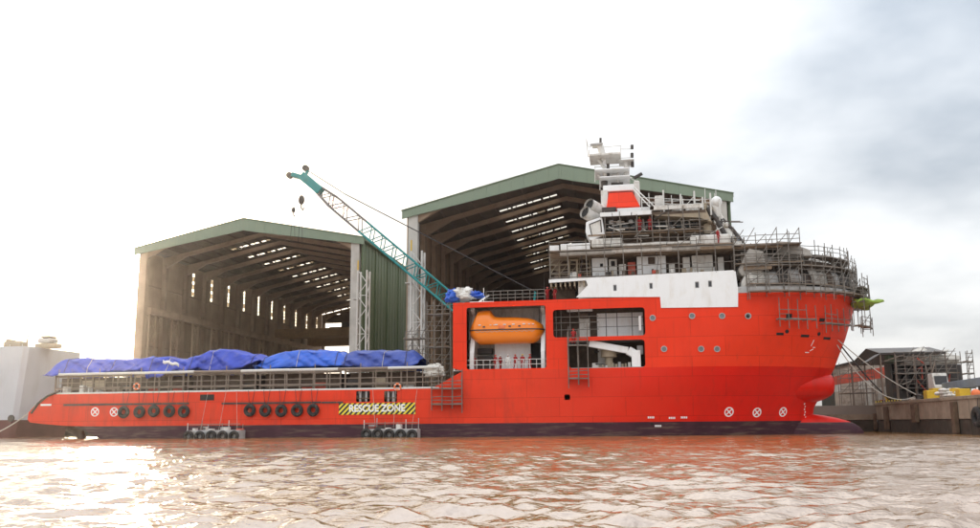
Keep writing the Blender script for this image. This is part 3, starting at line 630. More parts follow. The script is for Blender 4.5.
# white superstructure side (an overhanging deck aft, then the block)
wp = [(sx(549, 284), sz(549, 283)), (sx(586, 284), sz(586, 280.5)), (sx(588, 286), sz(588, 285.5)), (sx(586, 288), sz(586, 287.5)), (sx(576, 297), sz(576, 297.5)), (sx(660, 297), sz(660, 297)), (sx(661, 308), sz(661, 308)), (sx(738, 308), sz(738, 307)),
      (sx(738, 290), sz(738, 290)), (sx(735.5, 271), sz(735, 271.5)), (sx(733, 270), sz(733, 270.3)), (sx(549, 278), sz(549, 280))]
def wrect(px, py, w, h): return rrect(sx(px - w/2, py), sx(px + w/2, py), sz(px, py + h/2), sz(px, py - h/2), .08)
wins = [(615, 288, 3.4, 6.4), (651, 286, 3.4, 6.2), (697, 285, 4.2, 6.6), (710, 284, 4.0, 6.6)]
plate('white_side', wp, [wrect(*q) for q in wins], YS - .1, YS - .02, 'white_paint', ship)
for q in wins:
    px, py, w, h = q
    o = box('window', 'grey_primer', ship, sx(px - w/2, py), sx(px + w/2, py), YS - .03, YS + .02, sz(px, py + h/2), sz(px, py - h/2))
    box('pane', 'glass_dark', o, sx(px - w*.32, py), sx(px + w*.32, py), YS - .05, YS - .032, sz(px, py + h*.38), sz(px, py - h*.38))
ZW = sz(660, 274.5)
deck('upper_deck', 'grey_primer', sx(549, 284), 12.0, ZW - .02, y0=YS + .02)
for i in range(8): x = lerp(sx(551, 284), sx(584, 284), i/7); ub('deck_bracket', 'tan_primer', ship, x - .08, x + .08, YS + .1, YS + 4, ZW - .95, ZW - .16)
box('house_side', 'white_worn', ship, sx(578, 290), 12, YS + .5, YS + .7, ZT, ZW - .2)
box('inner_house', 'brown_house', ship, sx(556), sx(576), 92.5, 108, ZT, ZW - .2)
# portholes
def disc_on(px, py, r, name, m, parent=ship, th=.05, n=16, ring=None, off=0.0):
    P_, nn = hullpt(px, py, off); q = nn.to_track_quat('Z', 'Y'); b = MB()
    if ring: 
        rows = []
        for a, h in ((ring, 0), (ring, th), (r, th), (r, 0)): rows.append([P_ + q @ Vector((a*cos(2*pi*k/n), a*sin(2*pi*k/n), h)) for k in range(n)])
        b.grid(rows, 0, True)
    else: b.path([P_ - nn*.02, P_ + nn*th], r, n)
    return b.build(name, m, parent, smooth=False)
for px, py in ((652.6, 318), (692, 316), (722, 316), (748, 316), (664, 349), (701, 349), (717, 349)):
    o = disc_on(px, py, .34, 'porthole', 'grey_primer', ring=.25, th=.09); disc_on(px, py, .25, 'pane', 'glass_grey', o, th=.02)
def patch(px, py, w, h, name, m, th=.04, parent=ship, rot=0.0):
    P_, nn = hullpt(px, py); up = Vector((0, 0, 1)); e = up.cross(nn).normalized(); f = nn.cross(e).normalized()
    if e.x < 0: e = -e
    e2 = e*cos(rot) + f*sin(rot); f2 = f*cos(rot) - e*sin(rot)
    vs = [P_ + e2*i*w/2 + f2*j*h/2 + nn*k for k in (-.03, th) for i, j in ((-1, -1), (1, -1), (1, 1), (-1, 1))]
    return MB().add(vs, [(3, 2, 1, 0), (4, 5, 6, 7), (0, 1, 5, 4), (1, 2, 6, 5), (2, 3, 7, 6), (3, 0, 4, 7)]).build(name, m, parent)
for px, py, w, h in ((780, 334, .85, .28), (805, 336, 1.1, .3), (827, 338.5, 1.2, .3), (789, 316, .7, .5), (822, 320, .8, .4)): patch(px, py, w, h, 'fairlead_slot', 'black_void', .012)
for px, py in ((787, 331.5), (819, 334)): disc_on(px, py, .22, 'hawse_hole', 'black_void', th=.02)
disc_on(747.5, 316.5, .2, 'overboard_pipe', 'black_void', th=.03)
for px, py, r in ((652, 424, .17), ): disc_on(px, py, r, 'overboard_pipe', 'black_void', th=.02)
# thruster symbols
def thruster_mark(px, py):
    o = disc_on(px, py, .56, 'thruster_mark', 'white_paint', ring=.43, th=.012, n=24)
    for a in (pi/4, -pi/4): patch(px, py, .86, .12, 'cross_stroke', 'white_paint', .010 if a > 0 else .013, o, a)
    disc_on(px, py, .14, 'hub', 'white_paint', o, th=.016)
for px, py in ((95, 412), (114, 412), (729, 412), (757, 412.5), (783, 412)): thruster_mark(px, py)
# small draught figures and tiny notices
for i in range(11): patch(804.5 + .6*(i % 2) + max(0, i - 4)*.45, 404 + i*2.7, .16, .2, 'draught_mark', 'white_paint', .012)
for px, py, w in ((651, 417.5, .75), (672, 418, .75), (684, 417.5, .75), (658, 426, .6)):
    for k in range(4): patch(px + (k - 1.5)*1.7, py, .14, .22, 'notice_letter', 'white_paint', .012)
patch(812.5, 343, .09, .75, 'emblem_stroke', 'white_paint', .012, rot=-.25); patch(811.5, 350, .5, .09, 'emblem_stroke', 'white_paint', .014, rot=.5); patch(807, 352.5, .55, .09, 'emblem_stroke', 'white_paint', .012); patch(814, 347.5, .35, .08, 'emblem_stroke', 'white_paint', .016)
# bulge at the stem and bulbous bow
def body(name, m, st, parent=ship, n=20):      # st: (x, yc, zc, half width, half height)
    b = MB(); rows = [[(x, yc + wy*cos(2*pi*k/n), zc + wz*sin(2*pi*k/n)) for k in range(n)] for x, yc, zc, wy, wz in st]
    b.grid(rows, 0, True); return b.build(name, m, parent, smooth=True)
bx = at(837, 384, 98.5)
st = []
for i in range(15):
    u = i/14; a = pi/2*u; st.append((bx.x - 9 + 9*sin(a), 100, lerp(5.3, 5.75, u), 4.75*cos(a)**.9 + .02, lerp(2.45, 2.25, u)*cos(a)**.5 + .02))
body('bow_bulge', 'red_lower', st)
bt = at(864, 431, 100)
def bulb(name, m):
    b = MB(); n = 24; L = bt.x - 6; zs = [-2, -1, -.4, .2, .7, 1.1, 1.3, ZB, 1.8, 2.1, 2.4, 2.6, 2.8, 2.9, 2.97]
    for sg in (1, -1):
        rows = []
        for z in zs:
            c = max(1e-3, 1 - max(0, (z + .3)/3.3)**2.6)**.5; rows.append([(6 + L*c**.8*sin(pi/2*k/n), YC - sg*2.4*c*cos(pi/2*k/n)**.8, z) for k in range(n + 1)])
        i0 = len(b.f); b.grid(rows)
        for i in range(len(rows) - 1):
            for k in range(n): b.m[i0 + i*n + k] = 1 if zs[i] >= 1.3 - 1e-6 else 0
    return b.build(name, m, ship, smooth=True)
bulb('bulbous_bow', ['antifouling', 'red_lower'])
# dark raised bars put in for the shaded freeing-port slots, rescue zone board, fairlead, lines of weld
for px0, px1, py in ((64, 190, 404.3), (222, 322, 403), (322, 344, 402.5)):
    x = sx(px0, py)
    while x < sx(px1, py) - .3:
        x2 = min(x + 1.9, sx(px1, py)); ub('freeing_port_shade_bar', 'dark_steel', ship, x, x2 - .1, YS - .12, YS - .002, sz((px0 + px1)/2, py + .9), sz((px0 + px1)/2, py - .9)); x = x2
box('fairlead_box', 'black_void', ship, sx(201), sx(215), YS - .05, YS + .01, sz(208, 400.5), sz(208, 394.5), bevel=.1)
for px in (356, 384): box('roller_fairlead', 'dark_steel', ship, sx(px + 1), sx(px + 11.5), YS + .4, YS + .9, sz(px, 401.5), sz(px, 393), bevel=.15)
for px in (360, 366, 388, 393): pole('fairlead_roller', (sx(px), YS + .25, sz(px, 402)), (sx(px), YS + .25, sz(px, 391)), .13, 'grey_primer', ship)
box('hatch_void', 'black_void', ship, sx(563), sx(572), YS + .5, YS + .6, sz(567, 401), sz(567, 393))
zx0, zx1 = sx(339, 409), sx(415.5, 409); zz0, zz1 = sz(377, 414.5), sz(377, 403)
rz = box('rescue_zone_board', 'hazard_yellow', ship, zx0, zx1, YS - .045, YS - .005, zz0, zz1)
h = zz1 - zz0; t0 = zx0 - h; i = 0; pitch = .62
while t0 < zx1:
    poly = [(t0, zz0), (t0 + pitch*.5, zz0), (t0 + pitch*.5 + h, zz1), (t0 + h, zz1)]
    def clip(poly, xx, keep_gt):
        o_ = []
        for (a, b), (c, d) in zip(poly, poly[1:] + poly[:1]):
            ia, ic = ((a >= xx), (c >= xx)) if keep_gt else ((a <= xx), (c <= xx))
            if ia: o_.append((a, b))
            if ia != ic: o_.append((xx, b + (d - b)*(xx - a)/(c - a)))
        return o_
    poly = clip(poly, zx0, True)
    if len(poly) > 2: poly = clip(poly, zx1, False)
    if len(poly) > 2: MB().prism(poly, lambda u, v, k: (u, YS - .05 + .006*k, v)).build('stripe', 'hazard_black', rz)
    t0 += pitch
def text(s, x, z, size, y, m, parent, name, sx_=1.0, off=0.0):
    cu = bpy.data.curves.new(name, 'FONT'); cu.body = s; cu.size = size; cu.align_x = 'CENTER'; cu.align_y = 'CENTER'; cu.extrude = .006; cu.offset = off
    o = bpy.data.objects.new(name, cu); COL.objects.link(o); dg = bpy.context.evaluated_depsgraph_get(); me = bpy.data.meshes.new_from_object(o.evaluated_get(dg))
    bpy.data.objects.remove(o); me.transform(Matrix(((sx_, 0, 0, 0), (0, 0, -1, 0), (0, 1, 0, 0), (0, 0, 0, 1)))); me.materials.clear(); me.materials.append(MATS[m])
    return link(name, me, parent, Vector((x, y, z)))
text('RESCUE ZONE', (zx0 + zx1)/2, (zz0 + zz1)/2 + .02, 1.12, YS - .062, 'white_paint', rz, 'lettering', .93, .035)
# aft railings and long handrail pipe
xa, xb = sx(58), sx(452)
for z, r, m in ((ZD + .06, .13, 'pole_white'), (ZD + .75, .05, 'rail_brown'), (ZD + 1.35, .05, 'rail_brown'), (7.95, .16, 'pole_white')):
    x = xa
    while x < xb - .1:
        x2 = min(x + 6.1, xb if z < ZD + 2 else xb - 1.5); pole('rail_pipe', (x, YS + .1, z), (x2, YS + .1, z + random.uniform(-.02, .02)), r, m if random.random() > .35 else 'rail_brown', ship); x = x2
        if x2 >= xb - 1.6: break
n = 26
for i in range(n + 1):
    x = lerp(xa, xb - 1.6, i/n); pole('stanchion', (x, YS + .12, ZD - .4), (x, YS + .12, 8.0 + (.6 if i % 3 == 0 else 0)), .06, 'rail_brown', ship)
# stern bollards and gear
for i in range(14): x = lerp(-69.5, -62, i/13); ub('deck_gear', random.choice(['dark_steel', 'white_worn', 'grey_primer', 'rail_brown']), ship, x, x + random.uniform(.2, .7), YS + .5, YS + 1.2, 4.6, 5.3 + random.uniform(0, 1.3))
b = MB(); b.path([(XST + 4.2, YS - .05, 5.9), (XST + 2.6, YS - .12, 5.3), (XST + 1.4, YS - .15, 4.4), (XST + .5, YS - .1, 3.2)], .14, 8); b.build('stern_guard_pipe', 'dark_steel', ship, smooth=True)
patch(46, 405, 1.5, .22, 'stern_mark', 'white_paint', .02)
b = MB(); c = at(75, 430, 92); b.path([(c.x - 1, 92, 1.4), (c.x + .8, 92, .6), (c.x + 1.3, 92, -.6)], [.45, .55, .5], 12); b.build('stern_thruster', 'brown_house', ship, smooth=True)

# ---------------------------------------------------------------- upper works
def pb(name, m, px0, px1, py0, py1, Y, dep, parent=ship, bevel=.04):
    pm, xm = (py0 + py1)/2, (px0 + px1)/2
    return box(name, m, parent, at(px0, pm, Y).x, at(px1, pm, Y).x, Y, Y + dep, at(xm, py1, Y).z, at(xm, py0, Y).z, bevel=bevel)
# level 1 house, behind the white bulwark
Z1 = sz(640, 252.5, 91.5)
box('house_back', 'brown_house', ship, sx(560, 265, 94), sx(734, 262, 94), 94.0, 106, ZW, Z1 - .15)
for a, b_, c, d, m in ((592, 607.5, 258, 276, 'white_paint'), (609, 617, 259, 276, 'white_worn'), (619, 626, 264, 276, 'white_worn'), (637, 666, 256, 275, 'white_paint'), (683, 690, 257, 273, 'white_worn'), (692, 713, 255, 273, 'white_worn'), (669, 675, 264, 273, 'white_worn'), (718, 724, 257, 272, 'white_worn')):
    pb('house_panel', m, a, b_, c, d, 92.6, .5)
pb('house_door', 'red_primer', 628, 635.5, 262, 276, 92.7, .3); pb('house_door', 'brown_house', 648, 655, 257, 264, 92.5, .09)
pb('vent_hole', 'black_void', 600, 603, 263.5, 266.5, 92.55, .04); pb('vent_hole', 'black_void', 611, 615, 261, 266, 92.55, .04)
for px in (569, 577): pb('door_frame', 'tan_primer', px - 1, px + 1, 260, 277, 92.4, .3)
pb('door_frame', 'tan_primer', 568, 578, 259, 261, 92.4, .29)
for i in range(26):
    px = random.uniform(552, 730); pb('site_crate', random.choice(['white_worn', 'tan_primer', 'dark_steel', 'brown_house', 'grey_primer', 'red_primer']), px, px + random.uniform(1.5, 5), 271.5 + (660 - px)*.045 - random.uniform(0, 4), 276 + (660 - px)*.045, 91.3 + random.random()*.6, .5)
# level 2 deck slab and its white bulwark
x0, x1 = sx(549, 252, 90.6), sx(733, 248, 90.6)
box('bridge_deck', 'plank', ship, x0, x1, 90.7, 109.3, Z1 - .15, Z1 + .12)
zc = Z1 + .12
pb('bridge_bulwark', 'white_paint', 549.5, 559, 245.5, 251.5, 90.9, .15); pb('bridge_bulwark', 'white_paint', 560.5, 590, 243.5, 250.5, 90.9, .15)
pb('bridge_bulwark', 'white_worn', 591.5, 622, 238, 247, 91.2, .4, bevel=.15); pb('bridge_bulwark', 'white_worn', 690, 731, 234, 245, 91.0, .5, bevel=.3)
for px0, px1, py in ((560, 615, 252.5), (612, 672, 249.6), (672, 733, 247.5)):
    a = at(px0, py + 1.5, 90.45); c = at(px1, py - .5, 90.45); pole('rolled_sheet', a, (c.x, 90.45, a.z), .27, random.choice(['white_worn', 'shroud']), ship)
pole('pipe_run', (sx(622, 246, 90.8), 90.8, sz(650, 244, 90.8)), (sx(690, 246, 90.8), 90.8, sz(650, 244, 90.8)), .2, 'white_worn', ship)
# wheelhouse
Z2 = sz(640, 234.5, 92); Z3 = sz(640, 217, 92)
box('wheelhouse_plinth', 'brown_house', ship, sx(592, 240, 93), sx(700, 236, 93), 92.8, 107.2, zc, Z2)
box('wheelhouse_back', 'black_void', ship, sx(604, 226, 94.5), sx(700, 226, 94.5), 94.5, 105.5, Z2, Z3)
box('bridge_wing_deck', 'plank', ship, sx(588, 236, 91), sx(703, 232, 91), 91.2, 108.8, Z2 - .12, Z2 + .05)
b = MB(); Yq = 91.3
q = [at(586, 222, Yq), at(602, 216.5, Yq), at(605, 235, Yq), at(590, 240.5, Yq), at(585.5, 232, Yq)]
b.prism([(v.x, v.z) for v in q], lambda u, v, k: (u, Yq + 3.2*k, v)); o = b.build('wing_house', 'white_paint', ship, bevel=.08)
q = [at(589.5, 224.5, Yq), at(600.5, 220, Yq), at(601.5, 232, Yq), at(592, 236, Yq)]
MB().prism([(v.x, v.z) for v in q], lambda u, v, k: (u, Yq - .03 + .05*k, v)).build('window_board', 'white_worn', o)
pole('window_rim', q[0] + Vector((0, -.05, 0)), q[1] + Vector((0, -.05, 0)), .06, 'dark_steel', ship); pole('window_rim', q[1] + Vector((0, -.05, 0)), q[2] + Vector((0, -.05, 0)), .06, 'dark_steel', ship); pole('window_rim', q[0] + Vector((0, -.05, 0)), q[3] + Vector((0, -.05, 0)), .06, 'dark_steel', ship)
for i in range(13):
    px = 607 + i*7.6; a = at(px, 226, 93.2); pole('mullion', (a.x, 93.2, Z2), (a.x - .2, 93.0, Z3), .09, 'white_worn' if i % 3 else 'dark_steel', ship)
    if i < 12:
        c = at(px + 7.6, 226, 93.2); ub('bridge_window', 'glass_dark', ship, a.x + .1, c.x - .1, 93.35, 93.4, Z2 + 1.0, Z3 - .25)
for px, py in ((611, 222), (619, 222.5), (631, 221.5)): a = at(px, py, 92.8); MB().ball(a, .3, .2, .3).build('work_lamp', 'white_paint', ship, smooth=True)
# roof slabs
a0, a1 = sx(600, 216, 91), sx(706, 212, 91)
box('wheelhouse_roof', 'brown_house', ship, a0, a1, 91.2, 108.8, Z3, Z3 + .3)
for px0, px1 in ((600, 631), (632, 652), (654, 703)): ub('roof_edge', 'white_paint' if px0 < 650 else 'white_worn', ship, sx(px0, 215, 91), sx(px1, 214, 91), 91.0, 91.18, Z3 + (.02 if px0 < 650 else .5), Z3 + (.5 if px0 < 650 else .95))
b = MB(); b.prism([(sx(652, 212, 91.4), Z3 + .3), (sx(706, 212, 91.4), Z3 + .3), (sx(712, 225, 91.4), Z3 - 1.2), (sx(700, 225, 91.4), Z3 - .6), (sx(655, 216, 91.4), Z3 - .1)], lambda u, v, k: (u, 91.25 + 3*k, v)); b.build('roof_overhang', 'tan_primer', ship)
pb('roof_housing', 'white_paint', 617, 650, 207.5, 212.5, 93, 6); pb('roof_housing', 'dark_steel', 602, 616, 207, 211.5, 92.5, 4); pb('roof_locker', 'white_worn', 655, 664, 195.5, 207, 93, 1.2)
pb('roof_locker', 'white_worn', 672, 682, 206.5, 211, 92.6, 1.5, bevel=.3); pb('roof_locker', 'white_worn', 686, 700, 205, 214, 92.4, 2, bevel=.35); pb('roof_locker', 'tan_primer', 703, 712, 222, 235, 92.0, 2, bevel=.4)
for px, py0 in ((664, 190), (681, 194), (695, 191), (703, 197), (711, 193), (642, 197), (720, 199)): a = at(px, 210, 92.2); pole('roof_post', (a.x, 92.2, a.z - .6), (a.x, 92.2, at(px, py0, 92.2).z), .11 if px > 660 else .07, 'pole_white', ship)
for py in (199, 204): pole('roof_rail', at(642, py - 1.5, 92.3), at(700, py + 1.5, 92.3), .045, 'pole_white', ship)
for px0, py0, px1, py1 in ((632, 188, 650, 207), (634, 187, 657, 209)): pole('stay', at(px0, py0, 95), at(px1, py1, 92), .08, 'pole_white', ship)
# exhaust pipes, red casing
for (px0, py0, px1, py1) in ((584.5, 212, 602, 222), (589, 204.5, 604, 213)):
    p, q = at(px0, py0, 94.3), at(px1, py1, 96.6); b = MB(); d = (p - q).normalized()
    b.path([q, p], .78, 16, caps=False); b.path([p + d*.02, q], .66, 16, caps=False); o = b.build('exhaust_pipe', 'white_worn', ship, smooth=True)
    MB().path([p - d*.25, p - d*.2], .66, 16).build('pipe_shade_disc', 'black_void', o)  # black disc put in for the shade inside the pipe mouth
b = MB(); Yq = 95.5
q = [at(606.5, 208, Yq), at(640, 206, Yq), at(632.5, 190.5, Yq), at(608.5, 191.5, Yq)]
zs_ = [(v.x, v.z) for v in q]; lo = [(x, Yq - (0.0 if i < 2 else -.6), z) for i, (x, z) in enumerate(zs_)]; hi = [(x, Yq + 8 - (0 if i < 2 else .6), z) for i, (x, z) in enumerate(zs_)]
b.add(lo + hi, [(0, 1, 2, 3), (7, 6, 5, 4), (0, 4, 5, 1), (1, 5, 6, 2), (2, 6, 7, 3), (3, 7, 4, 0)]); b.build('funnel_casing', 'red_upper', ship, bevel=.05)
pb('mast_house', 'white_worn', 601, 608, 190, 212, 96, 5); pb('mast_house', 'white_paint', 603, 634, 184.5, 191, 96.5, 5, bevel=.1); pb('mast_house', 'white_worn', 634, 640, 180, 206, 97.5, 3, bevel=.2)
# mast with platforms (centre line)
YM = 99.0
mast = pb('mast', 'white_paint', 603, 606, 158, 186, YM, .6)
def mp(px, py, dy=0): return at(px, py, YM + dy)
def mplat(px0, px1, py, th, dep, m='pole_white'):
    a, c = mp(px0, py), mp(px1, py); return box('mast_platform', m, mast, a.x, c.x, YM - dep, YM + dep + .9, a.z - th, a.z, bevel=.05)
mplat(589.5, 621, 157.5, .28, 1.5, 'white_worn'); mplat(595, 629, 173, .16, 1.6, 'white_paint'); mplat(619, 634, 161.5, .12, .8); mplat(600, 630, 180.5, .14, 1.7, 'white_paint'); mplat(592, 603, 144, .18, .4)
for a, c, r in (((600, 145), (604, 160), .42), ((598, 159), (607, 172), .2), ((626, 162), (626, 176), .3), ((605, 173), (605, 186), .3), ((618, 173), (618, 184), .16), ((597, 173), (604, 184), .12), ((612, 175), (632, 178), .14)): pole('mast_strut', mp(*a), mp(*c), r, 'pole_white', mast)
for a, c, r in (((600.5, 138), (600.5, 144), .16), ((608, 164), (608, 179), .2), ((632, 145), (632, 149), .2), ((632, 153), (632, 157.5), .2), ((632.5, 162), (632.5, 167), .2), ((604.5, 180), (604.5, 188), .4), ((634, 178), (642, 173.5), .22), ((611, 184.5), (623, 184), .25)): pole('antenna', mp(*a), mp(*c), r, 'dark_steel', mast)
for a, c in (((588, 157), (586.5, 140)), ((586.5, 140), (588, 146)), ((588, 147), (592, 147)), ((621, 149), (632, 149)), ((620, 158), (632, 157.5)), ((604, 147), (621, 145.5)), ((621, 145.5), (620, 157)), ((589, 150), (589, 157)), ((595, 166), (595, 182)), ((629, 165), (629, 182)), ((595, 167), (629, 166)), ((621, 165), (633, 167)), ((586.5, 143), (586.5, 138.5)), ((623, 175), (636, 181)), ((600, 190), (600, 180))):
    pole('whip', mp(*a), mp(*c), .055, 'pole_white', mast)
MB().ball(mp(626, 170), .45, .45, .3).build('radar_dome', 'white_paint', mast, smooth=True)
o = pole('radar_bar', mp(590, 145, -.5), mp(602, 143.5, -.5), .16, 'grey_primer', mast)
# forward white gear between wheelhouse and bow: dome, sloping chute, sheets
MB().ball(at(716.5, 202, 93), .62, .62, .68, 14, 10).build('radome', 'white_paint', ship, smooth=True)
b = MB(); b.path([at(715, 205, 93), at(717, 214, 93), at(726, 230, 93), at(737, 247, 92.5)], [.35, .45, .5, .55], 12); b.build('chute', 'white_worn', ship, smooth=True)
b = MB(); b.path([at(708, 208, 92.6), at(716, 219, 92.4), at(728, 240, 92.2), at(733, 247, 92.2)], .28, 8); b.build('chute_rail', 'dark_steel', ship, smooth=True)
b = MB(); b.path([at(722, 219, 92.8), at(733, 230, 92.6), at(743, 243, 92.4)], .22, 8); b.build('chute_rail', 'dark_steel', ship, smooth=True)
for i in range(40):
    px = random.uniform(702, 742); py = lerp(205, 246, min(1, max(0, (px - 702)/40 + random.uniform(-.12, .25))))
    pb('site_gear', random.choice(['white_worn', 'white_worn', 'shroud', 'dark_steel', 'bluegrey', 'tan_primer']), px, px + random.uniform(1.5, 5), py - random.uniform(2, 5), py + 2, 92.0 + random.random(), .7, bevel=.12)

for i in range(34):
    px = random.uniform(606, 732); py = random.uniform(218, 246); l = random.uniform(5, 22); a = at(px, py, 90.8 + random.random()); c = at(px + l, py + random.choice([0, 0, 0, 1, -1])*random.uniform(2, 9), a.y)
    if random.random() < .6: pole('loose_pipe', a, c, random.uniform(.04, .09), random.choice(['pole_steel', 'pole_white', 'rail_brown', 'dark_steel']), ship)
    else: slab('loose_board', a, c, .3, .07, random.choice(['plank', 'plank_grey', 'white_worn']), ship)
for px, py0, py1 in ((612, 213, 248), (668, 205, 250), (699, 210, 252), (655, 250, 272), (580, 250, 279)):
    b = MB(); p, q = at(px, py0, 90.7), at(px + random.uniform(-5, 5), py1, 90.4); b.path([p, p.lerp(q, .4) + Vector((.3, 0, 0)), p.lerp(q, .8) + Vector((.1, 0, -.1)), q], .035, 6); b.build('hanging_cable', 'rope_dark', ship, smooth=True)
# ---------------------------------------------------------------- bow upper structure (wrapped) following the deck outline
def outline(z, off, xa, n, full=False, xcut=None):
    zt = min(z, 15.6); xe = interp(zt, STEM); pts = []
    for j in range(n + 1):
        x = lerp(xa, xe, 1 - (1 - j/n)**2); pts.append(Vector((x, YC - hb(x, zt), z)))
    res = []
    for i, p in enumerate(pts):
        d = (pts[min(i + 1, n)] - pts[max(i - 1, 0)]); d = Vector((d.x, d.y, 0)).normalized()
        if i == n: d = Vector((0, 1, 0))
        res.append(p + Vector((d.y, -d.x, 0))*off)
    if full: res += [Vector((p.x, 2*YC - p.y, p.z)) for p in reversed(res[:-1])]
    return res
def loft(name, m, levels, xa, n=30, rough=.06, xmax=99):
    b = MB(); rows = []
    for z, off in levels:
        row = [p + Vector((noise.noise(p*.6)*rough*3, noise.noise(p*.6 + Vector((5, 0, 0)))*rough*3, noise.noise(p*.5 + Vector((9, 1, 0)))*rough*2)) for p in outline(z, off, xa, n, True)]
        rows.append(row)
    b.grid(rows); return b.build(name, m, ship, smooth=True)
zA = 19.75; 
loft('bow_inner_wall', 'brown_house', [(15.6, -.9), (19.3, -1.6), (19.45, -3.0)], 13.0, rough=0.0)
for k in range(17):      # sheeting panels lashed to the scaffold, tier by tier
    ol = outline(15.6, 0, 13.2, 34, True); i0 = k*2 + 1; R_ = random.Random(k + 3)
    z0, z1 = 16.35 + R_.uniform(-.1, .25), 18.05 + R_.uniform(-.25, .2); b = MB(); rows = []
    for q_ in range(6):
        u = q_/5; row = []
        for j in range(4):
            p = ol[i0 + j] if j < 3 else ol[i0 + 2]; d_ = Vector((p.x - 14, p.y - YC, 0)).normalized(); w_o = -.25 - .5*u*u + .14*noise.noise(Vector((p.x, p.y, u*3 + k))); row.append((p.x + d_.x*w_o, p.y + d_.y*w_o, lerp(z0, z1, u) + .05*noise.noise(Vector((p.x*2, u, k)))))
        rows.append(row[:3])
    o = b.grid(rows).build('sheeting_panel', R_.choice(['shroud', 'shroud', 'white_worn', 'grey_primer', 'brown_house', 'dark_steel']), ship, smooth=True); o.modifiers.new('thick', 'SOLIDIFY').thickness = .04
for k in range(40):
    ol = outline(15.6, 0, 12.8, 40, True); p = ol[k + 1]; d_ = Vector((p.x - 14, p.y - YC, 0)).normalized(); R_ = random.Random(k); s_ = R_.uniform(.2, .55)
    ub('stowed_gear', R_.choice(['tan_primer', 'dark_steel', 'plank', 'brown_house', 'white_worn', 'dark_steel']), ship, p.x - d_.x*.6 - s_, p.x - d_.x*.6 + s_*.3, p.y - d_.y*.6 - s_*.4, p.y - d_.y*.6 + s_*.6, 15.61, 15.7 + R_.uniform(.2, .75))
loft('bow_shroud', 'white_worn', [(18.7, -2.2), (19.6, -2.4), (20.6, -3.4), (21.3, -5.5)], 14.0)
loft('bow_bulwark', 'grey_primer', [(15.4, .03), (15.8, .05), (16.1, -.05)], 12.4, rough=.0)
b = MB(); q = [at(739, 298, 90.5), at(741, 282, 90.5), at(744, 276, 91.5), at(750, 274, 91.5), at(756, 286, 90.5), at(762, 291, 90.5), at(762, 297, 90.5)]
b.prism([(v.x, v.z) for v in q], lambda u, v, k: (u, 90.3 + 3*k + .3*noise.noise(Vector((u, v, 0))), v)); b.build('white_sheet', 'white_worn', ship, bevel=.2)
b = MB(); q = [at(738, 270, 90.6), at(748, 249, 91), at(763, 252, 91), at(766, 266, 90.6), at(760, 276, 90.6), at(741, 276, 90.6)]
b.prism([(v.x, v.z) for v in q], lambda u, v, k: (u, 90.5 + 4*k, v)); b.build('grey_sheet', 'shroud', ship, bevel=.15)
b = MB(); q = [at(776, 252, 92), at(775, 243, 93), at(786, 244, 93), at(808, 252, 93), at(812, 257, 92)]
b.prism([(v.x, v.z) for v in q], lambda u, v, k: (u, 91.8 + 3*k, v)); b.build('grey_sheet', 'shroud', ship, bevel=.1)
pb('timber_baulk', 'plank', 744, 772, 265.5, 269.5, 90.1, .5); pb('timber_baulk', 'plank', 741, 770, 243.5, 246.5, 90.3, .8); pb('timber_baulk', 'plank', 700, 732, 246, 249, 90.2, .5)

# ================================================================ SCAFFOLDS
POLE_R = .047
def scaffold(label, pts_in, pts_out, levels, zlo, zhi, rails=(0.55, 1.05), plank_levels=None, post_ext=.35, mat_p='pole_steel', pm='plank_grey', inner=True, diag=.25, skip=0.0):
    c = pts_out[len(pts_out)//2]; t = thing('scaffold', (c[0], c[1], zlo), label, 'scaffold', 'pipe scaffolds on the red ship'); R_ = random.Random(len(label)*7 + len(pts_in))
    n = len(pts_out)
    for i in range(n):
        for k, P_ in enumerate((pts_out[i], pts_in[i])):
            if k and not inner: continue
            j = R_.uniform(-.1, .1); top = zhi + R_.uniform(-.75, post_ext); bot = zlo + R_.uniform(-.45, .2)
            pole('pole', (P_[0] + j*.3, P_[1], bot), (P_[0] + j, P_[1] + j*.3, top), POLE_R, mat_p, t)
    for lv in levels:
        for i in range(n):
            pole('transom', (pts_out[i][0], pts_out[i][1] - .12, lv - .05), (pts_in[i][0], pts_in[i][1] + .12, lv - .05), POLE_R*.9, mat_p, t)
        for i in range(n - 1):
            a, b_, c_, d = pts_out[i], pts_out[i + 1], pts_in[i], pts_in[i + 1]
            pole('ledger', (a[0], a[1], lv + R_.uniform(-.05, .02)), (b_[0], b_[1], lv + R_.uniform(-.05, .02)), POLE_R, mat_p, t)
            for rz_ in rails:
                if R_.random() > skip: pole('guard_rail', (a[0], a[1], lv + rz_ + R_.uniform(-.06, .06)), (b_[0], b_[1], lv + rz_ + R_.uniform(-.06, .06)), POLE_R*.85, mat_p, t)
            if plank_levels is None or lv in plank_levels:
                wd = (Vector(a[:2]) - Vector(c_[:2])).length
                slab('plank_run', ((a[0] + c_[0])/2, (a[1] + c_[1])/2, lv + .06 + R_.uniform(-.03, .05)), ((b_[0] + d[0])/2, (b_[1] + d[1])/2, lv + .06 + R_.uniform(-.03, .05)), wd*.92, .09, R_.choice([pm, pm, 'plank']), t)
            if R_.random() < diag: pole('diagonal', (a[0], a[1] - .06, lv), (b_[0], b_[1] - .06, lv + R_.uniform(1.2, 2.0)), POLE_R*.85, mat_p, t)
    return t
def run(px0, px1, py, Y, n): return [(at(lerp(px0, px1, i/n), py, Y).x, Y) for i in range(n + 1)]
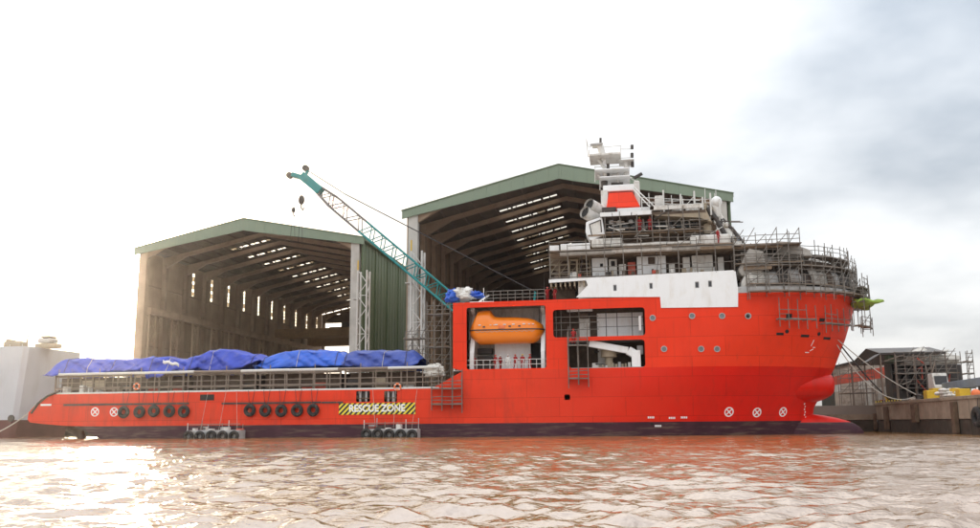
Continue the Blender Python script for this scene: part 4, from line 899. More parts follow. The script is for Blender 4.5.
# along the upper decks
scaffold('pipe scaffold along the upper white deck below the wheelhouse', run(550, 734, 262, 91.1, 10), run(550, 734, 262, 90.0, 10), [ZW + .1, Z1 + .25], ZW - .4, Z1 + 1.7, plank_levels=[Z1 + .25], pm='plank', diag=.12, skip=.3)
scaffold('pipe scaffold around the wheelhouse windows with red clad workers', run(605, 700, 228, 92.0, 6), run(605, 700, 228, 90.9, 6), [Z2 + .1], zc, Z3 + .6, pm='plank', diag=.1)
scaffold('light scaffold on the wheelhouse roof behind the red casing', run(650, 716, 205, 95, 6), run(650, 716, 205, 93.8, 6), [Z3 + 1.2], Z3 + .3, Z3 + 3.2, mat_p='pole_white', diag=.3)
scaffold('scaffold with brackets at the aft end of the upper deck', run(550, 590, 270, 94, 4), run(550, 590, 270, 92.8, 4), [ZW + 1.0, ZW + 2.2], ZW, Z1 + 1.2, mat_p='tan_primer', plank_levels=[], diag=.8)
box('link_house', 'brown_house', ship, sx(731, 262, 93), sx(765, 262, 93), 92.6, 107, ZW - .6, sz(745, 249, 93))
box('link_roof', 'plank', ship, sx(731, 248, 91), sx(782, 250, 91), 90.6, 109, sz(750, 249, 91), sz(750, 247, 91))
for px0, px1, py0, py1, m in ((741, 750, 252, 264, 'white_worn'), (752, 760, 250, 263, 'shroud'), (736, 741, 254, 272, 'dark_steel'), (761, 772, 254, 265, 'grey_primer')): pb('hung_sheet', m, px0, px1, py0, py1, 91.6, .12)
ZK = sz(750, 246.5, 91)
scaffold('high scaffold bridging from the wheelhouse deck to the bow', run(733, 800, 245, 92.2, 6), run(733, 800, 245, 90.2, 6), [ZK - 2.1, ZK], ZK - 4.6, ZK + 1.5, plank_levels=[ZK - 2.1, ZK], pm='plank', diag=.6)
# wrapped round the bow
def bow_pts(off, z, xa, n, full_to=None):
    pts = outline(z, off, xa, n, True); k = n + 4 if full_to is None else full_to
    return [(p.x, p.y) for p in pts[:k]]
scaffold('lower ring of scaffold curving round the red bow top', bow_pts(.15, 15.6, 13.5, 13), bow_pts(1.35, 15.6, 13.5, 13), [15.35], 14.9, 17.2, pm='plank', diag=.3, skip=.1)
scaffold('middle ring of scaffold round the shrouded bow structure', bow_pts(-1.1, 15.6, 13.5, 13), bow_pts(.15, 15.6, 13.5, 13), [16.3, 17.4, 18.4], 15.6, 19.6, plank_levels=[16.3, 18.4], pm='plank', diag=.6, skip=.1)
scaffold('top ring of scaffold with handrails on the bow roof', bow_pts(-2.4, 15.6, 12.5, 13), bow_pts(-.6, 15.6, 12.5, 13), [zA], 18.3, zA + 1.5, diag=.2)
scaffold('scaffold stage projecting ahead of the bow beside green netting', [(25.4, 94.2), (26.3, 95.8), (26.9, 98), (27.0, 101)], [(26.4, 93.4), (27.5, 95.4), (28.3, 98), (28.4, 101.5)], [14.6, 16.2], 12.0, 18.2, diag=.6)
scaffold('small hanging lattice stage under the overhanging bow', [(25.6, 95.2), (26.8, 96.8), (27.5, 98.6)], [(26.4, 94.6), (27.7, 96.3), (28.6, 98.6)], [12.0], 11.4, 13.0, diag=1.0, pm='plank')
for a, c, lab in (((775, 318), (810, 319), 'wide hanging work stage below the bow scaffold'), ((818, 322), (842, 323), 'narrow hanging work stage near the stem')):
    n = 4; o_ = []; i_ = []; z = None
    for i in range(n + 1):
        P_, nn = hullpt(lerp(a[0], c[0], i/n), lerp(a[1], c[1], i/n)); z = P_.z if z is None else z; i_.append(tuple((P_ + nn*.25)[:2])); o_.append(tuple((P_ + nn*1.1)[:2]))
    scaffold(lab, i_, o_, [z - .25], z - .9, z + 1.9, inner=False, skip=.4, diag=0.1)
# small stages on the side
def side_stage(label, px0, px1, n, levels_px, ztop_px, zbot_px):
    xm = (px0 + px1)/2; lv = [sz(xm, p, 89.5) for p in levels_px]
    return scaffold(label, run(px0, px1, 350, 89.9, n), run(px0, px1, 350, 88.9, n), lv, sz(xm, zbot_px, 89), sz(xm, ztop_px, 89), rails=(.45, .85), diag=.1)
side_stage('two tier hanging stage at the gallery openings amidships', 568, 588, 2, [346, 379], 325, 385)
side_stage('two tier hanging stage below the red pillar', 432, 462, 3, [389, 404.5], 371, 410)
# scaffold tower behind the pillar
scaffold('dense scaffold tower rising behind the red pillar', run(427, 450, 330, 95.5, 3), run(427, 450, 330, 93.5, 3), [6.6, 8.6, 10.6, 12.6, 14.6], 4.6, 16.4, diag=1.0, plank_levels=[10.6, 14.6])
scaffold('tall scaffold beyond the aft deck near the lattice mast', run(405, 428, 330, 104, 3), run(405, 428, 330, 102, 3), [6.6, 8.6, 10.6, 12.6], 4.6, 13.6, diag=1.0, plank_levels=[8.6, 12.6])
# boat deck railing
t = thing('deck_railing', (sx(505), 90.3, ZT), 'grey pipe railing on the red deck edge above the lifeboat', 'railing')
for i in range(9): x = lerp(sx(486), sx(546), i/8); pole('stanchion', (x, 90.4, ZT - .12), (x, 90.4, ZT + 1.3), .04, 'pole_steel', t)
for z in (.45, .85, 1.28): pole('rail', (sx(486), 90.4, ZT + z), (sx(546), 90.4, ZT + z), .04, 'pole_steel', t)
# green netting at the bow
b = MB(); rows = []
for i in range(7):
    rows.append([(lerp(25.6, 28.3, i/6) + .2*random.random(), lerp(93.5, 99, j/6), 14.55 + .35*random.random() + .5*sin(i + j)*.4) for j in range(7)])
b.grid(rows); o = b.build('netting_bundle', 'green_net', None, smooth=True); o.modifiers.new('thick', 'SOLIDIFY').thickness = .25
tag(o, 'lime green netting bundled on the bow stage', 'netting')

# ================================================================ LIFEBOAT
def lifeboat():
    xa, xb = sx(471.5, 330, 91.8), sx(544.5, 330, 91.8); yc = 91.85; zk = sz(505, 330, 91); zb = sz(505, 343.5, 91); zt = sz(520, 316, 91); zt2 = sz(485, 310, 91)
    t = thing('lifeboat', ((xa + xb)/2, yc, zb), 'orange enclosed lifeboat hanging in the open bay of the red hull', 'lifeboat'); L = xb - xa
    def wd(u): return 1.42*min(1, (max(u, 0)/.10 + .45)**.6)*(1 - max(0, (u - .72)/.28)**2.4)**.5 if u < 1 else .02
    us = [0, .02, .06, .12, .2, .3, .4, .5, .6, .7, .78, .85, .9, .94, .97, .99, 1.0]
    b = MB(); rows = []
    for u in us:      # lower hull
        x = xa + L*u; w = max(.02, wd(u)); bz = zb + (zk - zb)*(.55*max(0, (.10 - u)/.10) + .85*max(0, (u - .82)/.18)**2.2); row = []
        for k in range(13): a = pi*k/12; row.append((x, yc - w*cos(a), zk - (zk - bz)*sin(a)**.75))
        rows.append(row)
    b.grid(rows); b.add(rows[0], [tuple(range(13))]); b.build('hull', 'orange_gelcoat', t, smooth=True)
    b = MB(); rows = []
    def top(u): return interp(u, [(0, zk + .5), (.035, zk + 1.1), (.10, zt2 - .12), (.16, zt2), (.27, zt2 - .02), (.32, zt + .12), (.38, zt), (.6, zt - .05), (.8, zt - .2), (.88, zt - .42), (.94, zt - .75), (.98, zk + .6), (1, zk + .1)])
    for u in [0, .02, .035, .06, .1, .14, .18, .24, .27, .3, .33, .38, .45, .52, .6, .66, .72, .78, .84, .88, .92, .95, .975, .99, 1.0]:
        x = xa + L*(u*.995 + .002); w = max(.02, wd(u) - .05); row = []; e = .62 if u > .3 else .55
        for k in range(17):
            a = pi*k/16; cc = cos(a); row.append((x, yc - w*(abs(cc)**e)*(1 if cc > 0 else -1), zk + (top(u) - zk)*sin(a)**.8))
        rows.append(row)
    b.grid(rows); b.add(rows[0], [tuple(range(17))]); b.build('canopy', 'orange_gelcoat', t, smooth=True)
    b = MB(); 
    for sg in (1, -1): b.path([(xa + L*u, yc - sg*(max(.02, wd(u)) + .03), zk) for u in us], .07, 8)
    b.build('rubbing_strake', 'dark_steel', t, smooth=True)
    for u in (.14, .37, .48, .60, .74): x = xa + L*u; ub('window', 'cover_white', t, x - .16, x + .16, yc - wd(u) - .02, yc - wd(u) + .25, zk + .52, zk + .64)
    for u in (.29, .34, .81, .86): x = xa + L*u; ub('reflective_tape', 'cover_white', t, x - .1, x + .1, yc - wd(u) + .0, yc - wd(u) + .3, zk + .52, zk + .60)
    b = MB(); b.path([(xa + L*(.08 + .80*k/48), yc - wd(.08 + .80*k/48) - .04, zk - .12 - .16*abs(sin(pi*k/4))) for k in range(49)], .025, 5); b.build('grab_line', 'rope_light', t, smooth=True)
    o = MB(); x = xa + L*.44; o.box(x - .38, x + .38, yc - wd(.44) - .015, yc - wd(.44) + .3, zk + .12, zk + .5); o.build('side_hatch', 'orange_plain', t, bevel=.05)
    for u in (.2, .55, .68): x = xa + L*u; ub('side_window', 'glass_dark', t, x - .13, x + .13, yc - wd(u) - .012, yc - wd(u) + .3, zk + .28, zk + .44)
    b = MB(); x = xa + L*.215; b.box(x - .14, x + .14, yc - .75, yc - .1, zt2 - .42, zt2 - .18); b.build('turret_window', 'glass_dark', t, bevel=.04)
    for u in (.06, .93): pole('lifting_fall', (xa + L*u, yc, zk + .8), (xa + L*u, yc, ZT - .7), .05, 'rope_dark', t)
    b = MB(); b.path([(xa + .15, yc, zb + .5), (xa - .25, yc, zb + .35)], .22, 10); b.build('propeller_guard', 'dark_steel', t)
lifeboat()

# ================================================================ TARPAULINS AND DECK CARGO (aft deck)
def tarp(label, px0, px1, tops, low, m, seed, ragged=.25, group='blue tarpaulins over the deck cargo'):
    Y0, Y1 = 90.9, 97.5; xa, xb = sx(px0, 365, 91.5), sx(px1, 365, 91.5); n = max(16, int((xb - xa)*7)); mrows = 34; b = MB(); rows = []
    sd = Vector((seed*13.7, seed*3.1, seed))
    for i in range(n + 1):
        u = i/n; x = lerp(xa, xb, u); px = lerp(px0, px1, u); zt = sz(px, interp(px, tops), 92.2) - .6*(exp(-(u/.07)**2) + exp(-((1 - u)/.07)**2)); zl = sz(px, interp(px, low), 91) + ragged*noise.noise(Vector((x*.9, seed, 0)))
        row = []
        for j in range(mrows + 1):
            v = j/mrows
            if v < .42: y = Y0 + .25*sin(v/.42*pi) + .9*(v/.42)**2; z = lerp(zl, zt - .25, (v/.42)**.8)
            elif v < .8: q = (v - .42)/.38; y = lerp(Y0 + .9, Y1 - .9, q); z = zt - .25 + .3*sin(pi*q)
            else: q = (v - .8)/.2; y = lerp(Y1 - .9, Y1, q); z = lerp(zt - .25, zl, q)
            p = Vector((x, y, z)) + sd
            f = (1.0*abs(noise.noise(Vector((p.x*.42 + p.z*.7, p.y*.3, p.z*.25)))) + .2*noise.noise(p*1.1) + .26*abs(noise.noise(Vector((p.x*1.0 - p.z*1.5, p.y*.5, p.z*.5)))) + .05*abs(noise.noise(Vector((p.x*2.7 + p.z*2.6, p.y*1.1, p.z*1.5)))) - .24)
            row.append((x + f*.25, y - f*.9*(1 if v < .6 else -1), z - .5*f*(1 if v > .2 else .3) + .1))
        rows.append(row)
    b.grid(rows); o = b.build('tarpaulin', m, None, smooth=False)
    o.data.shade_smooth(); md = o.modifiers.new('thick', 'SOLIDIFY'); md.thickness = .03
    for k in range(max(2, int((xb - xa)/3.2))):
        i = int((k + .5 + .25*sin(seed + k*2.1))/max(2, int((xb - xa)/3.2))*n); i = max(1, min(n - 1, i))
        MB().path([(x_, y_ - (.05 if j < mrows*.6 else -.05), z_ + .05) for j, (x_, y_, z_) in enumerate(rows[i]) if j % 2 == 0], .035, 5).build('lashing', 'rope_light' if k % 2 else 'rope_dark', o)
    return tag(o, label, 'tarpaulin', group)
tarp('faded violet tarpaulin with rounded end over the stern cargo', 47, 136, [(47, 371), (52, 364), (62, 359.5), (80, 358), (100, 359), (118, 360), (136, 358)], [(47, 376), (60, 377), (90, 374), (136, 371)], 'tarp_violet', 1)
tarp('crumpled violet tarpaulin showing a white fold near the stern', 131, 190, [(131, 361), (140, 357), (160, 357), (178, 359), (190, 358)], [(131, 370), (146, 372), (150, 378), (166, 378), (175, 370), (190, 371)], 'tarp_violet', 2, .4)
tarp('humped violet tarpaulin in the middle of the aft deck', 178, 262, [(178, 360), (190, 357), (205, 351), (217, 349.5), (232, 351), (245, 355), (262, 354)], [(178, 371), (200, 370), (215, 372), (225, 372), (245, 368), (262, 361)], 'tarp_violet', 3, .35)
tarp('bright blue tarpaulin stretched tight before the hall opening', 255, 346, [(255, 363), (262, 357), (275, 353), (290, 350.5), (320, 350.5), (346, 352)], [(255, 366), (270, 370), (285, 368.5), (310, 367.5), (346, 366)], 'tarp_blue', 4, .15)
tarp('dark blue tarpaulin ending at the pile near the scaffold', 340, 419, [(340, 353), (352, 351), (385, 350.5), (410, 351), (419, 354)], [(340, 366), (360, 368), (385, 368), (400, 370), (410, 367), (419, 365)], 'tarp_navy', 5, .2)
b = MB(); rows = []
for i in range(9):
    px = lerp(163, 179, i/8); py = 361.5 + 3.5*(i/8) + .8*sin(i*1.7); rows.append([tuple(at(px, py + q_, 90.35 - .12*sin(pi*(q_ + 1.2)/2.6))) for q_ in (-1.3, -.5, .5, 1.3)])
o = MB().grid(rows).build('sheet_fold', 'cover_white', None, smooth=True); o.modifiers.new('thick', 'SOLIDIFY').thickness = .06; tag(o, 'torn white sheet folded over the crumpled violet tarpaulin', 'sheet')
def cargo(label, x0, x1, zt, seed):
    R_ = random.Random(seed); t = thing('cargo_frame', ((x0 + x1)/2, 94, 4.55), label, 'cargo', 'steel cargo frames lashed on the aft deck')
    box('core', 'brown_house', t, x0 + .4, x1 - .4, 92.2, 97.2, 4.56, zt - .3)
    for z in (4.75, 6.2, zt - .15):
        for y in (91.4, 97.6): ub('rail_beam', 'rail_brown', t, x0, x1, y, y + .2, z - .12, z + .12)
    n = max(3, int((x1 - x0)/1.6))
    for i in range(n + 1):
        x = lerp(x0 + .1, x1 - .1, i/n); ub('post', 'rail_brown', t, x - .09, x + .09, 91.42, 91.6, 4.56, zt)
        if i < n and R_.random() < .5: ub('side_panel', R_.choice(['dark_steel', 'wood_dark', 'tan_primer', 'red_primer', 'white_worn']), t, x + .15, x + (x1 - x0)/n*.85, 91.65, 91.8, 4.7, 4.7 + R_.uniform(.8, 2.6))
ps = [(54, 'rounded violet tarpaulin'), (133, 'crumpled violet tarpaulin'), (186, 'humped violet tarpaulin'), (258, 'bright blue tarpaulin'), (343, 'dark blue tarpaulin'), (418, '')]
for i in range(5): cargo('brown steel cargo frame under the ' + ps[i][1], sx(ps[i][0], 380, 91.5) + .2, sx(ps[i + 1][0], 380, 91.5) - .2, 7.9, i)
# grey bundle by the scaffold, jumble of sheets on the pillar
def lump(name, label, cat, c, s, m, seed):
    b = MB(); rows = []
    for i in range(19):
        a = -pi/2 + pi*i/18; row = []
        for j in range(32):
            q = Vector((cos(a)*cos(2*pi*j/32), cos(a)*sin(2*pi*j/32), sin(a))); k = 1 + .5*noise.noise(q*1.6 + Vector((seed, 0, 0))) + .45*abs(noise.noise(q*3.1 + Vector((0, seed, 0)))) + .3*noise.noise(q*6 + Vector((0, 0, seed)))
            row.append((c[0] + q.x*s[0]*k, c[1] + q.y*s[1]*k, max(c[2] - s[2]*.75, c[2] + q.z*s[2]*k)))
        rows.append(row)
    return tag(b.grid(rows, 0, True).build(name, m, None, smooth=True), label, cat)
lump('sheet_bundle', 'beige bundle of sheeting on the deck edge near the red pillar', 'bundle', at(434, 372, 91) , (1.2, .8, .75), 'sack', 3)
lump('sheet_bundle', 'white plastic sheeting heaped on top of the red pillar', 'sheet', at(463, 295.5, 91.5), (1.2, 1.2, .85), 'white_worn', 5)
lump('tarpaulin_heap', 'blue tarpaulin heap beside the white sheeting above the pillar', 'tarpaulin', at(453, 297, 91.2), (.8, .9, .75), 'tarp_blue', 8)
lump('tarpaulin_heap', 'flattened blue tarpaulin draped to the right of the white sheeting', 'tarpaulin', at(474, 295.5, 91.8), (1.1, .9, .45), 'tarp_blue', 9)
b = MB(); b.bar(at(470, 303.5, 90.3), at(494, 303, 90.3), .5, .35); b.bar(at(479, 302, 90.4), at(489, 295, 90.6), .18, .18); tag(b.build('white_beam', 'white_paint', None), 'white steel beam lying over the lifeboat bay', 'beam')

# ================================================================ TYRE FENDERS, LIFEBUOYS, RAFTS
def ring_mesh(name, R, r, m, n=24, k=10, flat=1.0):
    rows = []
    for i in range(n):
        a = 2*pi*i/n; rows.append([((R + r*cos(2*pi*j/k))*cos(a), r*flat*sin(2*pi*j/k), (R + r*cos(2*pi*j/k))*sin(a)) for j in range(k)])
    rows.append(rows[0]); return MB().grid(rows, 0, True).mesh(name, [m], True, False)[0]
TY = ring_mesh('tyre', .52, .24, 'rubber', flat=1.0)
pos = [(124, 412), (139, 412), (154, 411.5), (169, 411.2), (184, 411), (249.5, 410.5), (265.5, 410.3), (281.5, 410.3), (297.5, 410.2), (313.5, 410)]
nth = ['first', 'second', 'third', 'fourth', 'fifth']
for i, (px, py) in enumerate(pos):
    p = at(px, py, YS - .32); p.x += random.uniform(-.08, .08); p.z += random.uniform(-.06, .06)
    t = thing('tyre_fender', p, f"{nth[i % 5]} tyre fender from the left in the {'aft row near the round markings' if i < 5 else 'middle row on the red hull'}", 'tyre', 'tyre fenders hung on the red hull')
    link('tyre', TY, t, p)
    for d in (-.25, .25): pole('rope', (p.x + d*.6, YS - .15, p.z + .5), (p.x + d*1.6, YS - .05, ZD + .1), .025, 'rope_dark', t)
LB = ring_mesh('lifebuoy', .36, .10, 'orange_plain')
for px, py, lab in ((136.5, 386.5, 'orange lifebuoy on the stern railing'), (397.5, 387, 'orange lifebuoy on the railing above the striped board')):
    p = at(px, py, YS - .12); t = thing('lifebuoy', p, lab, 'lifebuoy', 'lifebuoys on the railing'); link('ring', LB, t, p)
    for k in range(4): a = pi/4 + pi/2*k; ub('band', 'cover_white', t, p.x + .36*cos(a) - .07, p.x + .36*cos(a) + .07, p.y - .115, p.y + .115, p.z + .36*sin(a) - .07, p.z + .36*sin(a) + .07)
def raft(label, px0, px1, seed):
    R_ = random.Random(seed); xa, xb = sx(px0, 432, 88.5), sx(px1, 432, 88.5)
    t = thing('fender_raft', ((xa + xb)/2, 88.6, 0), label, 'raft', 'floating fender rafts alongside')
    box('float', 'grey_primer', t, xa, xb, 88.0, 89.7, -.25, .95, bevel=.1)
    n = 5
    for i in range(n):
        x = lerp(xa + .5, xb - .5, i/(n - 1)); o = link('tyre', TY, t, Vector((x, 87.75, .35 + R_.uniform(-.1, .1)))); o.scale = (.85, .9, .85)
    for i in range(6):
        x = lerp(xa + .1, xb - .1, i/5); pole('post', (x, 88.2 + (i % 2)*.9, .3), (x, 88.2 + (i % 2)*.9, 1.5 + R_.uniform(0, .7)), .045, R_.choice(['rail_brown', 'pole_white', 'grey_primer']), t)
    for z in (1.6,): pole('rail', (xa, 88.2, z), (xb, 88.2, z + R_.uniform(-.08, .08)), .045, 'rail_brown', t)
    for i in range(3): x = lerp(xa + 1, xb - 1, i/2); pole('rope', (x, 89.5, .95), (x + R_.uniform(-.8, .8), YS - .06, 5.4), .02, 'rope_light', t)
    for i in range(7): x = R_.uniform(xa, xb - .6); ub('gear', R_.choice(['dark_steel', 'grey_primer', 'white_worn', 'red_primer']), t, x, x + R_.uniform(.3, .8), 88.5, 89.2, .95, .95 + R_.uniform(.1, .6))
raft('floating raft with tyres alongside the aft hull, the left one', 188, 241, 4)
raft('floating raft with tyres below the striped rescue board', 364, 418, 6)

# ================================================================ PEOPLE (red coveralls)
def person_mesh(name, pose, coverall):
    J = {'pelvis': (0, 0, .95), 'belly': (0, 0, 1.10), 'chest': (0, -.01, 1.33), 'neck': (0, 0, 1.50), 'head': (0, -.02, 1.60), 'crown': (0, -.015, 1.72)}
    ra = {'pelvis': .145, 'belly': .14, 'chest': .165, 'neck': .062, 'head': .095, 'crown': .075}
    E_ = [('pelvis', 'belly'), ('belly', 'chest'), ('chest', 'neck'), ('neck', 'head'), ('head', 'crown')]
    for s, sg in (('l', 1), ('r', -1)):
        st = pose['stride']*sg
        J.update({s + 'hip': (.10*sg, 0, .90), s + 'knee': (.11*sg, -.05 + st*.5, .50), s + 'ank': (.12*sg, .02 + st, .10), s + 'toe': (.13*sg, -.16 + st, .05),
                  s + 'sh': (.20*sg, 0, 1.42), s + 'elb': pose[s + 'elb'], s + 'wri': pose[s + 'wri'], s + 'palm': pose[s + 'palm']})
        ra.update({s + 'hip': .10, s + 'knee': .07, s + 'ank': .055, s + 'toe': .05, s + 'sh': .075, s + 'elb': .055, s + 'wri': .042, s + 'palm': .045})
        E_ += [('pelvis', s + 'hip'), (s + 'hip', s + 'knee'), (s + 'knee', s + 'ank'), (s + 'ank', s + 'toe'), ('chest', s + 'sh'), (s + 'sh', s + 'elb'), (s + 'elb', s + 'wri'), (s + 'wri', s + 'palm')]
    names = list(J); me = bpy.data.meshes.new(name); me.from_pydata([J[n] for n in names], [(names.index(a), names.index(b)) for a, b in E_], [])
    o = bpy.data.objects.new(name, me); COL.objects.link(o); o.modifiers.new('skin', 'SKIN'); sd = o.modifiers.new('sub', 'SUBSURF'); sd.levels = 1
    for i, n in enumerate(names): me.skin_vertices[0].data[i].radius = (ra[n], ra[n]); me.skin_vertices[0].data[i].use_root = (n == 'pelvis')
    dg = bpy.context.evaluated_depsgraph_get(); dg.update(); r = bpy.data.meshes.new_from_object(o.evaluated_get(dg)); bpy.data.objects.remove(o)
    bm = bmesh.new(); bm.from_mesh(r)
    for s in 'lr':      # fingers and thumb
        pl = Vector(J[s + 'palm']); d = (pl - Vector(J[s + 'wri'])).normalized(); e = d.cross(Vector((0, 1, .2))).normalized()
        for k in range(5):
            off = e*(.024*(k - 1.5)) if k < 4 else e*-.05; ln = (.075, .085, .08, .06, .05)[k]; q = pl + off + d*(.03 if k < 4 else -.01); dd = (d if k < 4 else (d - e).normalized())
            m4 = Matrix.Translation(q + dd*ln/2) @ dd.to_track_quat('Z', 'Y').to_matrix().to_4x4()
            bmesh.ops.create_cone(bm, cap_ends=True, segments=6, radius1=.010, radius2=.007, depth=ln, matrix=m4)
    m4 = Matrix.Translation((0, -.115, 1.60)); bmesh.ops.create_cone(bm, cap_ends=True, segments=6, radius1=.02, radius2=.008, depth=.05, matrix=m4 @ Matrix.Rotation(pi/2, 4, 'X'))
    bm.to_mesh(r); bm.free()
    for m in (coverall, 'skin', 'boots'): r.materials.append(MATS[m])
    hands = [Vector(J['lpalm']), Vector(J['rpalm'])]
    for p in r.polygons:
        c = p.center; k = 0
        if c.z > 1.52 or any((c - h_).length < .105 for h_ in hands): k = 1
        elif c.z < .12: k = 2
        p.material_index = k
    r.shade_smooth(); return r
stand = dict(stride=.06, lelb=(.27, .03, 1.16), lwri=(.27, -.08, .92), lpalm=(.265, -.12, .84), relb=(-.27, .03, 1.16), rwri=(-.25, -.10, .93), rpalm=(-.245, -.14, .85))
reach = dict(stride=.14, lelb=(.30, -.12, 1.22), lwri=(.24, -.36, 1.27), lpalm=(.23, -.44, 1.28), relb=(-.30, -.05, 1.18), rwri=(-.22, -.28, 1.10), rpalm=(-.21, -.36, 1.10))
up = dict(stride=.10, lelb=(.36, -.08, 1.50), lwri=(.34, -.22, 1.72), lpalm=(.34, -.26, 1.80), relb=(-.27, .03, 1.16), rwri=(-.25, -.10, .93), rpalm=(-.245, -.14, .85))
PM = {(n, c): person_mesh('person_body', p, c) for n, p, c in (('stand', stand, 'cover_red'), ('reach', reach, 'cover_red'), ('up', up, 'cover_red'), ('stand', stand, 'cover_white'))} if False else {}
for n, p, c in (('stand', stand, 'cover_red'), ('reach', reach, 'cover_red'), ('up', up, 'cover_red'), ('standw', stand, 'cover_white')): PM[n] = person_mesh('person_body', p, c)
HM = MB()
rows = []
for i in range(6): a = pi/2*i/5; rows.append([(.125*cos(a)*cos(2*pi*j/14)*(1.18 if i == 0 else 1), .145*cos(a)*sin(2*pi*j/14)*(1.22 if i == 0 else 1) - .015, .115*sin(a) + 1.655) for j in range(14)])
HMM = {k: MB().grid(rows, 0, True).mesh('hard_hat', [k], True, False)[0] for k in ('helmet_white', 'helmet_yellow', 'helmet_red')}
def person(px, Y, z, pose, rz, hat, label):
    x = at(px, 300, Y).x if z > 12 else at(px, 362, Y).x
    t = thing('person', (x, Y, z), label, 'person', 'workers on the ship'); o = link('body', PM[pose], t, Vector((x, Y, z))); h_ = link('hard_hat', HMM[hat], t, Vector((x, Y, z))); t.rotation_euler = (0, 0, rz)
    return t
fz = ZM + .1
person(473.7, 91.6, fz, 'reach', .5, 'helmet_red', 'worker in red coveralls alone at the left davit, hands raised forward')
person(495.5, 91.2, fz, 'stand', -.6, 'helmet_red', 'worker in red coveralls beside the store rack under the lifeboat')
person(500.3, 91.9, fz, 'stand', .9, 'helmet_white', 'worker in red coveralls and white hard hat left of the one in white')
person(508.0, 91.4, fz, 'standw', .2, 'helmet_white', 'worker in white coveralls under the lifeboat')
person(515.3, 91.2, fz, 'reach', 2.6, 'helmet_red', 'worker in red coveralls reaching, just right of the one in white')
person(522.5, 91.3, fz, 'stand', .1, 'helmet_yellow', 'worker in red coveralls and yellow hard hat under the lifeboat')
person(530.0, 91.2, fz, 'reach', -.9, 'helmet_red', 'rightmost worker in red coveralls under the lifeboat')
person(547.5, 90.9, ZT - .12, 'up', .4, 'helmet_red', 'worker in red coveralls with an arm up on the red deck edge')
person(555.0, 90.9, ZT - .12, 'stand', -.8, 'helmet_yellow', 'worker in red coveralls and yellow hard hat on the red deck edge')
person(642.5, 91.6, Z2 + .22, 'stand', .3, 'helmet_yellow', 'worker in red with a yellow hard hat at the wheelhouse windows')
person(653.0, 91.6, Z2 + .22, 'reach', 3.0, 'helmet_red', 'worker in red facing the wheelhouse windows')
person(721.5, 90.6, Z1 + .40, 'stand', .9, 'helmet_white', 'worker in red on the scaffold ahead of the wheelhouse')
person(574.0, 89.3, sz(578, 346, 89.5) + .15, 'reach', 3.0, 'helmet_red', 'worker in red on the hanging stage at the gallery opening')

